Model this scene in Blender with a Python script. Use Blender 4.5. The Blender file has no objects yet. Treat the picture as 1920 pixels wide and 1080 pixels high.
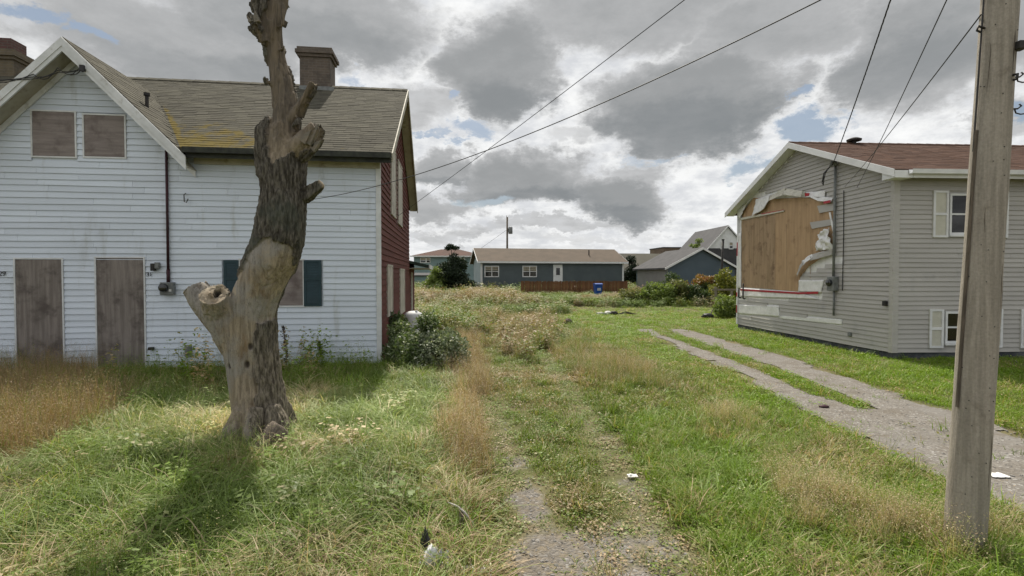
import bpy, bmesh, math, random
import numpy as np
from mathutils import Vector, Matrix, noise as mnoise

scene = bpy.context.scene
col = scene.collection
R = math.radians
# ------------------------------------------------------------------ camera
F_PX, CX, CY, HOR, CAM_H = 960.0, 960.0, 540.0, 518.0, 2.0
PITCH = math.atan((CY - HOR) / F_PX)
cam = bpy.data.cameras.new('camera')
cam.sensor_width = 36.0
cam.lens = 18.0
cam.clip_start = 0.05
cam.clip_end = 6000
camo = bpy.data.objects.new('camera', cam)
col.objects.link(camo)
camo.location = (0, 0, CAM_H)
camo.rotation_euler = (R(90) - PITCH, 0, 0)
scene.camera = camo

# ------------------------------------------------------------------ light
SUN_EL, SUN_AZ = R(55), R(-7)          # azimuth measured from +Y, negative = to the left
sd = Vector((math.sin(SUN_AZ) * math.cos(SUN_EL), math.cos(SUN_AZ) * math.cos(SUN_EL), math.sin(SUN_EL)))
sun = bpy.data.lights.new('sun', 'SUN')
sun.energy = 5.0
sun.angle = R(1.2)
sun.color = (1.0, 0.93, 0.80)
suno = bpy.data.objects.new('sun', sun)
col.objects.link(suno)
suno.location = (0, 20, 60)
suno.rotation_euler = (-sd).to_track_quat('-Z', 'Y').to_euler()

scene.view_settings.view_transform = 'Standard'
scene.view_settings.look = 'None'
scene.view_settings.exposure = 0.18
scene.view_settings.gamma = 1.0
scene.view_settings.use_curve_mapping = False
scene.render.engine = 'CYCLES'
scene.cycles.use_denoising = True
scene.cycles.max_bounces = 6
scene.cycles.diffuse_bounces = 2
scene.cycles.use_adaptive_sampling = True
scene.cycles.adaptive_threshold = 0.02
scene.cycles.glossy_bounces = 2
scene.cycles.transmission_bounces = 4
scene.cycles.transparent_max_bounces = 6
scene.cycles.caustics_reflective = False
scene.cycles.caustics_refractive = False


class NT:
    """small helper round a node tree"""
    def __init__(s, nt):
        s.t = nt
        nt.nodes.clear()

    def n(s, typ, _in=None, **kw):
        nd = s.t.nodes.new(typ)
        for k, v in kw.items():
            setattr(nd, k, v)
        for k, v in (_in or {}).items():
            sock = nd.inputs[k]
            if isinstance(v, bpy.types.NodeSocket):
                s.t.links.new(v, sock)
            else:
                sock.default_value = v
        return nd

    def math(s, op, a, b=0.0, clamp=False):
        return s.n('ShaderNodeMath', {0: a, 1: b}, operation=op, use_clamp=clamp).outputs[0]

    def mix(s, f, a, b, blend='MIX'):
        nd = s.t.nodes.new('ShaderNodeMix')
        nd.data_type = 'RGBA'
        nd.blend_type = blend
        for i, v in ((0, f), (6, a), (7, b)):
            if isinstance(v, bpy.types.NodeSocket):
                s.t.links.new(v, nd.inputs[i])
            else:
                if i and len(v) == 3:
                    v = (*v, 1)
                nd.inputs[i].default_value = v
        return nd.outputs[2]

    def ramp(s, v, a, b, lo=0.0, hi=1.0, smooth=True):
        return s.n('ShaderNodeMapRange', {0: v, 1: a, 2: b, 3: lo, 4: hi},
                   interpolation_type='SMOOTHSTEP' if smooth else 'LINEAR').outputs[0]

    def noise(s, vec, scale, detail=4, rough=0.55, dist=0.0):
        return s.n('ShaderNodeTexNoise', {'Vector': vec, 'Scale': scale, 'Detail': detail, 'Roughness': rough, 'Distortion': dist})

    def vmul(s, v, k):
        return s.n('ShaderNodeVectorMath', {0: v, 1: k}, operation='MULTIPLY').outputs[0]


def azel(px, py):
    d = ray(px, py)
    return math.atan2(d.x, d.y), math.asin(d.normalized().z)


def ray(px, py):
    x, y = (px - CX) / F_PX, (CY - py) / F_PX
    c, s = math.cos(PITCH), math.sin(PITCH)
    return Vector((x, c + y * s, -s + y * c))


# ------------------------------------------------------------------ sky
world = bpy.data.worlds.new('World')
scene.world = world
world.use_nodes = True
W = NT(world.node_tree)
wout = W.n('ShaderNodeOutputWorld')
sky = W.n('ShaderNodeTexSky', sky_type='NISHITA', sun_disc=False)
sky.sun_elevation = SUN_EL
sky.sun_rotation = SUN_AZ
sky.air_density = 1.2
sky.dust_density = 2.0
tc = W.n('ShaderNodeTexCoord').outputs['Generated']
nrm = W.n('ShaderNodeVectorMath', {0: tc}, operation='NORMALIZE').outputs[0]
sx = W.n('ShaderNodeSeparateXYZ', {0: nrm})
az = W.math('ARCTAN2', sx.outputs[0], sx.outputs[1])
el = W.math('ARCSINE', sx.outputs[2])
den = W.math('ADD', W.math('MAXIMUM', sx.outputs[2], 0.0), 0.16)
pl = W.n('ShaderNodeCombineXYZ', {0: W.math('DIVIDE', sx.outputs[0], den), 1: W.math('DIVIDE', sx.outputs[1], den), 2: 0.37}).outputs[0]
n1 = W.noise(pl, 1.15, 5, 0.58)                 # broad cloud field
n2 = W.noise(pl, 2.4, 8, 0.62)                  # billows
ae = W.n('ShaderNodeCombineXYZ', {0: az, 1: el, 2: 0.0}).outputs[0]
nst = W.vmul(nrm, (1, 1, 1.7))
dn = W.noise(nst, 4.2, 10, 0.66)
off = W.n('ShaderNodeVectorMath', {0: dn.outputs['Color'], 1: (0.5, 0.5, 0.5)}, operation='SUBTRACT').outputs[0]
ae2 = W.n('ShaderNodeVectorMath', {0: ae, 1: W.vmul(off, (0.34, 0.20, 0))}, operation='ADD').outputs[0]


def blobs(lst, r0=1.25, r1=0.45):
    acc = None
    for px, py, rx, ry, st in lst:
        a0, e0 = azel(px, py)
        ca = math.cos(a0)
        d = W.n('ShaderNodeVectorMath', {0: ae2, 1: (a0, e0, 0)}, operation='SUBTRACT').outputs[0]
        d = W.vmul(d, (F_PX / (rx * ca * ca), F_PX / (ry * ca), 0))
        ln = W.n('ShaderNodeVectorMath', {0: d}, operation='LENGTH').outputs['Value']
        g = W.ramp(ln, r0, r1, 0.0, st)
        acc = g if acc is None else W.math('MAXIMUM', acc, g)
    return acc


dark = blobs([(330, 100, 360, 125, .72), (560, 10, 330, 90, .75), (940, 130, 130, 110, .95), (770, 185, 110, 60, .5), (1130, 20, 280, 80, .7),
              (1290, 185, 210, 95, 1.0), (985, 335, 155, 62, .95), (1170, 365, 115, 60, 1.0), (1190, 310, 90, 34, .55),
              (1430, 50, 230, 80, .7), (1700, 100, 230, 120, .8), (1870, 40, 200, 120, .75), (1880, 225, 130, 60, .5),
              (825, 312, 65, 44, .75), (810, 388, 100, 30, .65), (1010, 425, 260, 15, .45), (1090, 255, 90, 26, .35),
              (1120, 448, 280, 10, .3), (860, 432, 130, 13, .42), (-250, 150, 260, 160, .7), (2200, 120, 240, 130, .7)])
# inner cores: the flat, heavier undersides of the big clouds
core = blobs([(950, 200, 110, 45, .8), (1290, 225, 190, 50, 1.0), (990, 365, 130, 28, 1.0), (1170, 390, 95, 28, 1.0), (400, 150, 260, 50, .6), (1650, 130, 200, 50, .6), (600, 60, 260, 40, .5), (830, 345, 60, 20, .7)])
blue = blobs([(868, 250, 72, 24, 1.0), (785, 243, 34, 9, .9), (60, 45, 110, 30, 1.0), (190, 92, 80, 28, 1.0), (1525, 240, 74, 46, 1.0), (1400, 290, 84, 30, .85),
              (830, 170, 18, 14, .9), (905, 372, 60, 20, .8), (1478, 190, 30, 16, .8), (645, 135, 30, 36, .6), (1890, 205, 46, 30, .8),
              (1210, 278, 70, 12, .7), (1280, 410, 36, 12, .45)], 1.3, .2)
fieldmask = W.ramp(n1.outputs[0], 0.44, 0.66, 0.0, 0.62)
front = W.ramp(sx.outputs[1], 0.35, 0.62)       # the hand-placed clouds stand ahead; elsewhere the same cloud field goes on
fieldmask = W.math('MULTIPLY', fieldmask, W.math('SUBTRACT', 1.0, W.math('MULTIPLY', front, 0.8)))
dk = W.math('MAXIMUM', dark, fieldmask)
fine = W.noise(W.vmul(nst, (1, 1, 1.3)), 15.0, 8, 0.66).outputs[0]
dk = W.math('ADD', dk, W.math('MULTIPLY', W.math('SUBTRACT', n2.outputs[0], 0.5), 0.6))
dk = W.math('ADD', dk, W.math('MULTIPLY', W.math('SUBTRACT', fine, 0.5), 0.5))
edge = W.ramp(dk, 0.14, 0.60)                   # fairly crisp, ragged edge
body = W.ramp(dk, 0.35, 1.1)
# near the horizon: thin layered bands
strv = W.n('ShaderNodeCombineXYZ', {0: W.math('MULTIPLY', az, 5.0), 1: W.math('MULTIPLY', el, 38.0), 2: 1.3}).outputs[0]
band = W.noise(strv, 1.0, 6, 0.62).outputs[0]
low = W.ramp(el, 0.17, 0.03)
bandm = W.math('MULTIPLY', W.math('MULTIPLY', W.ramp(band, 0.45, 0.66), low), 0.35)
white = W.mix(W.ramp(W.math('ADD', W.math('MULTIPLY', fine, .6), W.math('MULTIPLY', n2.outputs[0], .4)), 0.36, 0.62), (6.0, 6.15, 6.4), (8.7, 8.75, 8.7))
gray = W.mix(body, (4.6, 4.65, 4.7), (2.9, 3.0, 3.05))
gray = W.mix(W.math('MULTIPLY', core, W.ramp(n2.outputs[0], .3, .6, .6, 1.0)), gray, (2.2, 2.35, 2.45))
cl = W.mix(edge, white, gray)
cl = W.mix(bandm, cl, (3.4, 3.5, 3.6))
bl = W.ramp(W.math('ADD', blue, W.math('MULTIPLY', W.math('SUBTRACT', fine, 0.5), 1.3)), 0.36, 0.90)
skyc = W.mix(0.6, sky.outputs[0], (2.1, 2.65, 3.4))
fin = W.mix(W.math('MULTIPLY', bl, 0.9), cl, skyc)
bg = W.n('ShaderNodeBackground', {0: fin, 1: 0.1})
W.t.links.new(bg.outputs[0], wout.inputs[0])
world.cycles.sampling_method = 'NONE'            # an even cloudy sky needs no importance map

# ------------------------------------------------------------------ geometry helpers
rng = random.Random(7)
nrg = np.random.default_rng(11)


def gp(px, py, z=0.0):
    """ground point under a pixel"""
    d = ray(px, py)
    t = (z - CAM_H) / d.z
    return Vector((d.x * t, d.y * t, z))


def at(px, py, Y):
    d = ray(px, py)
    t = Y / d.y
    return Vector((d.x * t, Y, CAM_H + d.z * t))


def sstep(a, b, x):
    t = np.clip((x - a) / (b - a), 0, 1)
    return t * t * (3 - 2 * t)


def _hash(ix, iy, seed):
    h = (ix.astype(np.int64) * 374761393 + iy.astype(np.int64) * 668265263 + seed * 1442695041) & 0x7fffffff
    h = ((h ^ (h >> 13)) * 1274126177) & 0x7fffffff
    return ((h ^ (h >> 16)) & 0xffff) / 65535.0


def vnoise(x, y, seed=0):
    x = np.asarray(x, float)
    y = np.asarray(y, float)
    ix, iy = np.floor(x), np.floor(y)
    fx, fy = x - ix, y - iy
    fx, fy = fx * fx * (3 - 2 * fx), fy * fy * (3 - 2 * fy)
    a, b = _hash(ix, iy, seed), _hash(ix + 1, iy, seed)
    c, d = _hash(ix, iy + 1, seed), _hash(ix + 1, iy + 1, seed)
    return (a * (1 - fx) + b * fx) * (1 - fy) + (c * (1 - fx) + d * fx) * fy


def fbm(x, y, seed=0, oct=4):
    s, a, t = 0, 0.5, 0
    for o in range(oct):
        s = s + a * vnoise(x * 2 ** o, y * 2 ** o, seed + o)
        t += a
        a *= 0.5
    return s / t


def inpoly(x, y, poly):
    x = np.asarray(x, float)
    y = np.asarray(y, float)
    r = np.zeros(x.shape, bool)
    j = len(poly) - 1
    for i in range(len(poly)):
        xi, yi = poly[i][0], poly[i][1]
        xj, yj = poly[j][0], poly[j][1]
        if yi != yj:
            c = ((yi > y) != (yj > y)) & (x < (xj - xi) * (y - yi) / (yj - yi) + xi)
            r ^= c
        j = i
    return r


def zt(x, y):
    """terrain height"""
    x = np.asarray(x, float)
    y = np.asarray(y, float)
    z = 0.35 * sstep(26, 38, y)
    z = z + 0.05 * (fbm(x * 0.5, y * 0.5, 3, 3) - 0.5)
    return z


def ztf(x, y):
    return float(zt(np.array([x]), np.array([y]))[0])


class MB:
    def __init__(s):
        s.v, s.f, s.r = [], [], []

    def add(s, vs, fs, r=None):
        o = len(s.v)
        s.v += [tuple(p) for p in vs]
        s.f += [tuple(i + o for i in f) for f in fs]
        s.r += [rng.random() if r is None else r] * len(fs)
        return s

    def box(s, x0, x1, y0, y1, z0, z1, r=None):
        vs = [(x, y, z) for x in (x0, x1) for y in (y0, y1) for z in (z0, z1)]
        return s.add(vs, [(0, 1, 3, 2), (4, 6, 7, 5), (0, 4, 5, 1), (2, 3, 7, 6), (0, 2, 6, 4), (1, 5, 7, 3)], r)

    def hexa(s, a, b, r=None):
        """two quads (4 points each, same winding) joined as a solid"""
        fs = [(3, 2, 1, 0), (4, 5, 6, 7)] + [(i, (i + 1) % 4, 4 + (i + 1) % 4, 4 + i) for i in range(4)]
        return s.add(list(a) + list(b), fs, r)

    def prism(s, pts, d, r=None):
        """polygon of 3d points extruded by vector d"""
        n = len(pts)
        a = [Vector(p) for p in pts]
        b = [p + Vector(d) for p in a]
        fs = [tuple(range(n - 1, -1, -1)), tuple(range(n, 2 * n))] + [(i, (i + 1) % n, n + (i + 1) % n, n + i) for i in range(n)]
        return s.add(a + b, fs, r)

    def tube(s, pts, rad, n=8, cap=True, r=None):
        pts = [Vector(p) for p in pts]
        if not hasattr(rad, '__len__'):
            rad = [rad] * len(pts)
        vs, fs = [], []
        prev = None
        for i, p in enumerate(pts):
            t = (pts[min(i + 1, len(pts) - 1)] - pts[max(i - 1, 0)]).normalized()
            if prev is None:
                u = t.orthogonal().normalized()
            else:
                u = (prev - t * prev.dot(t)).normalized()
            prev = u
            w = t.cross(u)
            for k in range(n):
                a = 2 * math.pi * k / n
                vs.append(p + (u * math.cos(a) + w * math.sin(a)) * rad[i])
        for i in range(len(pts) - 1):
            for k in range(n):
                k2 = (k + 1) % n
                fs.append((i * n + k, i * n + k2, (i + 1) * n + k2, (i + 1) * n + k))
        if cap:
            fs.append(tuple(range(n - 1, -1, -1)))
            m = (len(pts) - 1) * n
            fs.append(tuple(range(m, m + n)))
        return s.add(vs, fs, r)

    def build(s, name, mat, parent=None, smooth=False, recalc=False, bevel=0):
        me = bpy.data.meshes.new(name)
        me.from_pydata(s.v, [], s.f)
        at_ = me.attributes.new('rnd', 'FLOAT', 'FACE')
        at_.data.foreach_set('value', s.r)
        if smooth:
            me.polygons.foreach_set('use_smooth', [True] * len(me.polygons))
        me.update()
        if recalc:
            bm = bmesh.new()
            bm.from_mesh(me)
            bmesh.ops.recalc_face_normals(bm, faces=bm.faces)
            bm.to_mesh(me)
            bm.free()
        return link(name, me, mat, parent, bevel)


def link(name, me, mat=None, parent=None, bevel=0):
    o = bpy.data.objects.new(name, me)
    col.objects.link(o)
    if mat is not None and me is not None and not me.materials:
        me.materials.append(mat)
    if parent is not None:
        o.parent = parent
    if bevel:
        b = o.modifiers.new('bevel', 'BEVEL')
        b.width = bevel
        b.segments = 2
        b.limit_method = 'ANGLE'
    return o


def tag(o, label, cat, group=None, kind=None):
    if label:
        o['label'] = label
    if cat:
        o['category'] = cat
    if group:
        o['group'] = group
    if kind:
        o['kind'] = kind
    return o


def thing(name, loc, label, cat, rz=0.0, group=None):
    o = bpy.data.objects.new(name, None)
    col.objects.link(o)
    o.location = loc
    o.rotation_euler = (0, 0, rz)
    o.empty_display_size = 0.2
    return tag(o, label, cat, group)


class Frame:
    """local frame of a building: u along its front, v back, z up"""
    def __init__(s, O, a):
        s.O, s.a = Vector(O), a
        s.c, s.s = math.cos(a), math.sin(a)

    def onv(s, px, py, v=0.0):
        d = ray(px, py)
        P = Vector((0, 0, CAM_H)) - s.O
        pu, pv = P.x * s.c + P.y * s.s, -P.x * s.s + P.y * s.c
        du, dv = d.x * s.c + d.y * s.s, -d.x * s.s + d.y * s.c
        t = (v - pv) / dv
        return pu + du * t, P.z + d.z * t

    def onu(s, px, py, u=0.0):
        d = ray(px, py)
        P = Vector((0, 0, CAM_H)) - s.O
        pu, pv = P.x * s.c + P.y * s.s, -P.x * s.s + P.y * s.c
        du, dv = d.x * s.c + d.y * s.s, -d.x * s.s + d.y * s.c
        t = (u - pu) / du
        return pv + dv * t, P.z + d.z * t

    def world(s, u, v, z):
        return Vector((s.O.x + u * s.c - v * s.s, s.O.y + u * s.s + v * s.c, s.O.z + z))


# ------------------------------------------------------------------ materials
def mat(name, c1, c2=None, scale=4.0, rough=0.8, bump=0.0, stretch=(1, 1, 1), detail=6, c3=None, s3=0.8, lo=0.35, hi=0.65,
        rnd=0.0, spec=0.3, metallic=0.0, objrnd=0.0, m3=(0.55, 0.75), fine=0.0, st3=(1, 1, 1)):
    m = bpy.data.materials.new(name)
    m.use_nodes = True
    T = NT(m.node_tree)
    out = T.n('ShaderNodeOutputMaterial')
    p = T.n('ShaderNodeBsdfPrincipled', {'Roughness': rough, 'Metallic': metallic, 'Specular IOR Level': spec})
    oc = T.n('ShaderNodeTexCoord').outputs['Object']
    v = T.vmul(oc, stretch)
    nz = T.noise(v, scale, detail, 0.6)
    c = T.mix(T.ramp(nz.outputs[0], lo, hi), c1, c2 or c1)
    if c3:
        nb = T.noise(T.vmul(oc, st3), s3, 6, 0.62)
        c = T.mix(T.ramp(nb.outputs[0], *m3), c, c3)
    if rnd:
        a = T.n('ShaderNodeAttribute', attribute_name='rnd').outputs['Fac']
        f = T.ramp(a, 0, 1, 1 - rnd, 1 + rnd, False)
        cc = T.n('ShaderNodeCombineXYZ', {0: f, 1: f, 2: f}).outputs[0]
        c = T.mix(1.0, c, cc, 'MULTIPLY')
    if objrnd:
        a = T.n('ShaderNodeObjectInfo').outputs['Random']
        f = T.ramp(a, 0, 1, 1 - objrnd, 1 + objrnd, False)
        cc = T.n('ShaderNodeCombineXYZ', {0: f, 1: f, 2: f}).outputs[0]
        c = T.mix(1.0, c, cc, 'MULTIPLY')
    if fine:
        nf = T.noise(oc, 60.0, 3, 0.6)
        f = T.ramp(nf.outputs[0], 0.25, 0.75, 1 - fine, 1 + fine, False)
        cc = T.n('ShaderNodeCombineXYZ', {0: f, 1: f, 2: f}).outputs[0]
        c = T.mix(1.0, c, cc, 'MULTIPLY')
    T.t.links.new(c, p.inputs['Base Color'])
    if bump:
        nb = T.noise(v, scale * 4, 5, 0.6)
        b = T.n('ShaderNodeBump', {'Strength': min(1, bump), 'Distance': 0.02, 'Height': nb.outputs[0]})
        T.t.links.new(b.outputs[0], p.inputs['Normal'])
    T.t.links.new(p.outputs[0], out.inputs[0])
    return m


def leafmat(name, c1, c2, c3=None, trans=0.35, rough=0.5, inst=False):
    """foliage: colour picked by the per-face 'rnd' value, part of the light passes through"""
    m = bpy.data.materials.new(name)
    m.use_nodes = True
    T = NT(m.node_tree)
    out = T.n('ShaderNodeOutputMaterial')
    a = T.n('ShaderNodeAttribute', attribute_name='rnd').outputs['Fac']
    c = T.mix(a, c1, c2)
    if c3:
        c = T.mix(T.ramp(a, 0.75, 0.95), c, c3)
    p = T.n('ShaderNodeBsdfPrincipled', {'Base Color': c, 'Roughness': rough, 'Specular IOR Level': 0.4})
    t = T.n('ShaderNodeBsdfTranslucent', {'Color': T.mix(1.0, c, (1.15, 1.2, 0.7), 'MULTIPLY')})
    mx = T.n('ShaderNodeMixShader', {0: trans, 1: p.outputs[0], 2: t.outputs[0]})
    T.t.links.new(mx.outputs[0], out.inputs[0])
    return m


M = {}
M['siding_white'] = mat('siding_white', (.63, .695, .79), (.58, .64, .725), 1.2, .55, 0.0, (0.4, 1, 3), c3=(.40, .43, .44), s3=1.3, m3=(.54, .8), st3=(2.2, 2.2, .45), objrnd=.05, fine=.03)
M['white_paint'] = mat('white_paint', (.68, .70, .72), (.55, .57, .58), 3, .6, .1, c3=(.36, .35, .31), s3=4, m3=(.58, .75))
M['cream_trim'] = mat('cream_trim', (.42, .40, .33), (.33, .31, .25), 3, .7, .1, c3=(.20, .18, .13), s3=5)
M['gutter_black'] = mat('gutter_black', (.02, .022, .02), (.045, .05, .04), 6, .6, .1)
M['ply_grey'] = mat('ply_grey', (.245, .218, .20), (.165, .145, .133), 3.5, .85, .3, (5, 5, .3), c3=(.10, .085, .078), s3=2.6, m3=(.46, .7), fine=.06)
M['ply_window'] = mat('ply_window', (.265, .233, .222), (.20, .173, .166), 3.5, .85, .3, (.4, 4, 5), c3=(.135, .11, .105), s3=2.4, m3=(.46, .7), fine=.06)
M['red_shingle'] = mat('red_shingle', (.135, .042, .034), (.085, .030, .026), 5, .85, .25, (3, 3, 1), c3=(.055, .02, .022), s3=2.5, objrnd=.12, fine=.12)
M['pale_board'] = mat('pale_board', (.50, .47, .42), (.36, .34, .30), 3, .75, .1)
M['teal_paint'] = mat('teal_paint', (.022, .052, .066), (.016, .038, .048), 4, .5, .05)
M['brick'] = mat('brick', (.15, .095, .075), (.10, .07, .058), 6, .9, .4, c3=(.06, .05, .045), s3=3)
M['brick_tan'] = mat('brick_tan', (.16, .13, .085), (.11, .09, .06), 6, .9, .4, c3=(.08, .065, .045), s3=3)
M['metal_grey'] = mat('metal_grey', (.20, .21, .21), (.13, .14, .14), 8, .5, .1)
M['dark_iron'] = mat('dark_iron', (.02, .02, .022), (.04, .035, .03), 9, .6, .1)
M['conduit_red'] = mat('conduit_red', (.05, .016, .022), (.035, .014, .018), 5, .6)
M['foundation'] = mat('foundation', (.11, .115, .125), (.055, .06, .07), 3, .9, .3, c3=(.03, .035, .045), s3=2)
M['siding_grey'] = mat('siding_grey', (.435, .422, .402), (.395, .383, .365), 1.3, .6, 0, (.4, .4, 3), c3=(.31, .305, .30), s3=1.3, m3=(.55, .8), objrnd=.04, fine=.03)
M['trim_white'] = mat('trim_white', (.72, .73, .74), (.62, .63, .64), 2, .5, .03)
M['shutter_cream'] = mat('shutter_cream', (.56, .55, .48), (.49, .48, .41), 4, .6)
M['plywood'] = mat('plywood', (.46, .315, .185), (.37, .245, .14), 2.2, .75, .15, (4, 4, .35), c3=(.21, .13, .07), s3=2.2, m3=(.5, .8), fine=.06)
M['plywood_dark'] = mat('plywood_dark', (.38, .265, .165), (.285, .20, .12), 2.2, .75, .15, (4, 4, .35), c3=(.16, .10, .06), s3=2.8, m3=(.48, .75), fine=.06)
M['wrap_white'] = mat('wrap_white', (.80, .80, .80), (.70, .70, .70), 5, .45, .3, c3=(.52, .52, .53), s3=6)
M['wrap_cream'] = mat('wrap_cream', (.56, .54, .46), (.46, .44, .37), 4, .5, .1)
M['tape_red'] = mat('tape_red', (.42, .02, .035), (.30, .02, .03), 7, .5)
M['glass_dark'] = mat('glass_dark', (.012, .014, .016), None, 3, .04, spec=.7)
M['glass_blue'] = mat('glass_blue', (.05, .09, .17), (.03, .05, .09), 1.5, .05, spec=.8)  # blue sky reflection put into the pane colour
M['blind_blue'] = mat('blind_blue', (.06, .10, .17), (.045, .075, .13), 2, .8)  # reflected blue sky painted on a panel behind the upper panes
M['room_dark'] = mat('room_dark', (.03, .032, .034), (.05, .05, .05), 2, .8)  # dark panel colour standing in for the unlit room
gl_ = bpy.data.materials.new('glass')
gl_.use_nodes = True
T = NT(gl_.node_tree)
fr_ = T.n('ShaderNodeFresnel', {0: 1.5})
tr_ = T.n('ShaderNodeBsdfTransparent', {0: (.9, .92, .93, 1)})
gs_ = T.n('ShaderNodeBsdfGlossy', {'Roughness': .02})
mx_ = T.n('ShaderNodeMixShader', {0: T.math('MULTIPLY', fr_.outputs[0], 1.4, True), 1: tr_.outputs[0], 2: gs_.outputs[0]})
T.t.links.new(mx_.outputs[0], T.n('ShaderNodeOutputMaterial').inputs[0])
M['glass'] = gl_
M['curtain'] = mat('curtain', (.40, .37, .30), (.25, .22, .17), 7, .9, .2, (5, 5, .6))
M['curtain_gold'] = mat('curtain_gold', (.42, .24, .04), (.12, .10, .03), 9, .9, .2)
M['pole_wood'] = mat('pole_wood', (.35, .315, .27), (.25, .225, .19), 3.5, .9, .5, (8, 8, .35), c3=(.19, .165, .135), s3=5, m3=(.54, .75), fine=.16)
M['stone_grey'] = mat('stone_grey', (.20, .19, .18), (.12, .115, .11), 8, .9, .4)
M['bark_slab'] = mat('bark_slab', (.17, .14, .11), (.09, .075, .06), 6, .95, .7, (5, 5, .7))
M['weathered'] = mat('weathered', (.21, .18, .145), (.15, .14, .12), 5, .9, .3, (1, 1, 4))
M['fence_brown'] = mat('fence_brown', (.17, .085, .04), (.115, .055, .028), 2, .85, .1, (1, 1, 1), objrnd=.22)
M['bin_blue'] = mat('bin_blue', (.012, .07, .33), (.01, .055, .26), 3, .45, 0)
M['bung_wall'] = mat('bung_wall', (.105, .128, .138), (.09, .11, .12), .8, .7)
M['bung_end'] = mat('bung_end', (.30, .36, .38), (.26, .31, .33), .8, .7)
M['bung_roof'] = mat('bung_roof', (.105, .08, .06), (.085, .066, .05), 1.2, .9, .1, fine=.1)
M['teal_wall'] = mat('teal_wall', (.20, .28, .29), (.17, .24, .25), .5, .8)
M['roof_red'] = mat('roof_red', (.085, .04, .03), (.065, .034, .026), .7, .9)
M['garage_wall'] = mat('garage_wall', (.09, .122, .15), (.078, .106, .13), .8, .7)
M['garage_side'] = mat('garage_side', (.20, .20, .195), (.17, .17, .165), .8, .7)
M['roof_grey'] = mat('roof_grey', (.072, .07, .074), (.052, .052, .056), 1.5, .9, .1, fine=.12)
M['brown_wall'] = mat('brown_wall', (.16, .12, .085), (.13, .095, .07), .5, .85)
M['tan_roof'] = mat('tan_roof', (.09, .085, .068), (.07, .067, .053), .3, .9)
M['charcoal'] = mat('charcoal', (.065, .065, .07), (.05, .05, .055), .8, .8)
M['green_roof'] = mat('green_roof', (.055, .08, .065), (.04, .06, .05), 3, .9, .1)
M['wire'] = mat('wire', (.03, .03, .032), None, 3, .6)
M['paper'] = mat('paper', (.74, .74, .72), (.62, .62, .60), 6, .8)
M['black_plastic'] = mat('black_plastic', (.018, .018, .02), (.03, .03, .03), 6, .4)
M['gravelly'] = None


def roofmat(name, base, dark, moss=None, valley=None):
    m = bpy.data.materials.new(name)
    m.use_nodes = True
    T = NT(m.node_tree)
    out = T.n('ShaderNodeOutputMaterial')
    oc = T.n('ShaderNodeTexCoord').outputs['Object']
    a = T.n('ShaderNodeAttribute', attribute_name='rnd').outputs['Fac']
    c = T.mix(T.ramp(a, 0, 1, 0, .85, False), base, dark)
    n = T.noise(oc, 1.1, 7, .65)
    c = T.mix(T.ramp(n.outputs[0], .48, .72, 0, .55), c, tuple(x * .62 for x in base))
    f = T.noise(oc, 45, 4, .7)
    c = T.mix(T.ramp(f.outputs[0], .5, .75, 0, .55), c, dark)
    if moss:
        s = T.n('ShaderNodeSeparateXYZ', {0: oc})
        u, v, z = s.outputs
        d1 = T.math('SUBTRACT', u, T.math('ADD', T.math('MULTIPLY', z, valley[0]), valley[1]))
        side_ = T.ramp(d1, .03, .07)
        k1 = T.math('MULTIPLY', T.math('MULTIPLY', T.ramp(d1, .40, 0.03, 0, .62), side_), T.ramp(z, 6.5, 4.9, .35, 1.0))
        k2 = T.math('MULTIPLY', T.ramp(z, 6.3, 4.55, 0.02, .40), T.math('MULTIPLY', T.ramp(u, .0, -3.6, .25, 1.0), T.ramp(side_, 0, 1, .3, 1.0)))
        k = T.math('MAXIMUM', k1, k2)
        mn = T.noise(oc, 3.2, 8, .72)
        mm = T.ramp(T.math('ADD', mn.outputs[0], k), .74, .92)
        mc = T.mix(T.noise(oc, 9, 4, .6).outputs[0], moss, (.10, .075, .018))
        c = T.mix(T.math('MULTIPLY', mm, .9), c, mc)
    p = T.n('ShaderNodeBsdfPrincipled', {'Base Color': c, 'Roughness': .95, 'Specular IOR Level': .15})
    b = T.n('ShaderNodeBump', {'Strength': .5, 'Distance': .01, 'Height': f.outputs[0]})
    T.t.links.new(b.outputs[0], p.inputs['Normal'])
    T.t.links.new(p.outputs[0], out.inputs[0])
    return m


M['roof_moss'] = roofmat('roof_moss', (.100, .094, .072), (.060, .056, .044), (.17, .125, .014), (-.991, .64))
M['roof_brown'] = roofmat('roof_brown', (.115, .066, .048), (.072, .043, .034))


def brickmat(name, c1, c2, mort):
    m = bpy.data.materials.new(name)
    m.use_nodes = True
    T = NT(m.node_tree)
    out = T.n('ShaderNodeOutputMaterial')
    oc = T.n('ShaderNodeTexCoord').outputs['Object']
    s = T.n('ShaderNodeSeparateXYZ', {0: oc})
    q = T.n('ShaderNodeCombineXYZ', {0: T.math('ADD', s.outputs[0], s.outputs[1]), 1: s.outputs[2], 2: 0.0}).outputs[0]
    b = T.n('ShaderNodeTexBrick', {'Vector': q, 'Color1': (*c1, 1), 'Color2': (*c2, 1), 'Mortar': (*mort, 1), 'Scale': 1.0,
                                   'Mortar Size': .008, 'Brick Width': .21, 'Row Height': .072})
    n = T.noise(oc, 5, 6, .6)
    c = T.mix(T.ramp(n.outputs[0], .4, .75, 0, .6), b.outputs[0], (.05, .045, .042))
    p = T.n('ShaderNodeBsdfPrincipled', {'Base Color': c, 'Roughness': .95})
    bp = T.n('ShaderNodeBump', {'Strength': .6, 'Distance': .01, 'Height': T.math('SUBTRACT', n.outputs[0], b.outputs['Fac'])})
    T.t.links.new(bp.outputs[0], p.inputs['Normal'])
    T.t.links.new(p.outputs[0], out.inputs[0])
    return m


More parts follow.
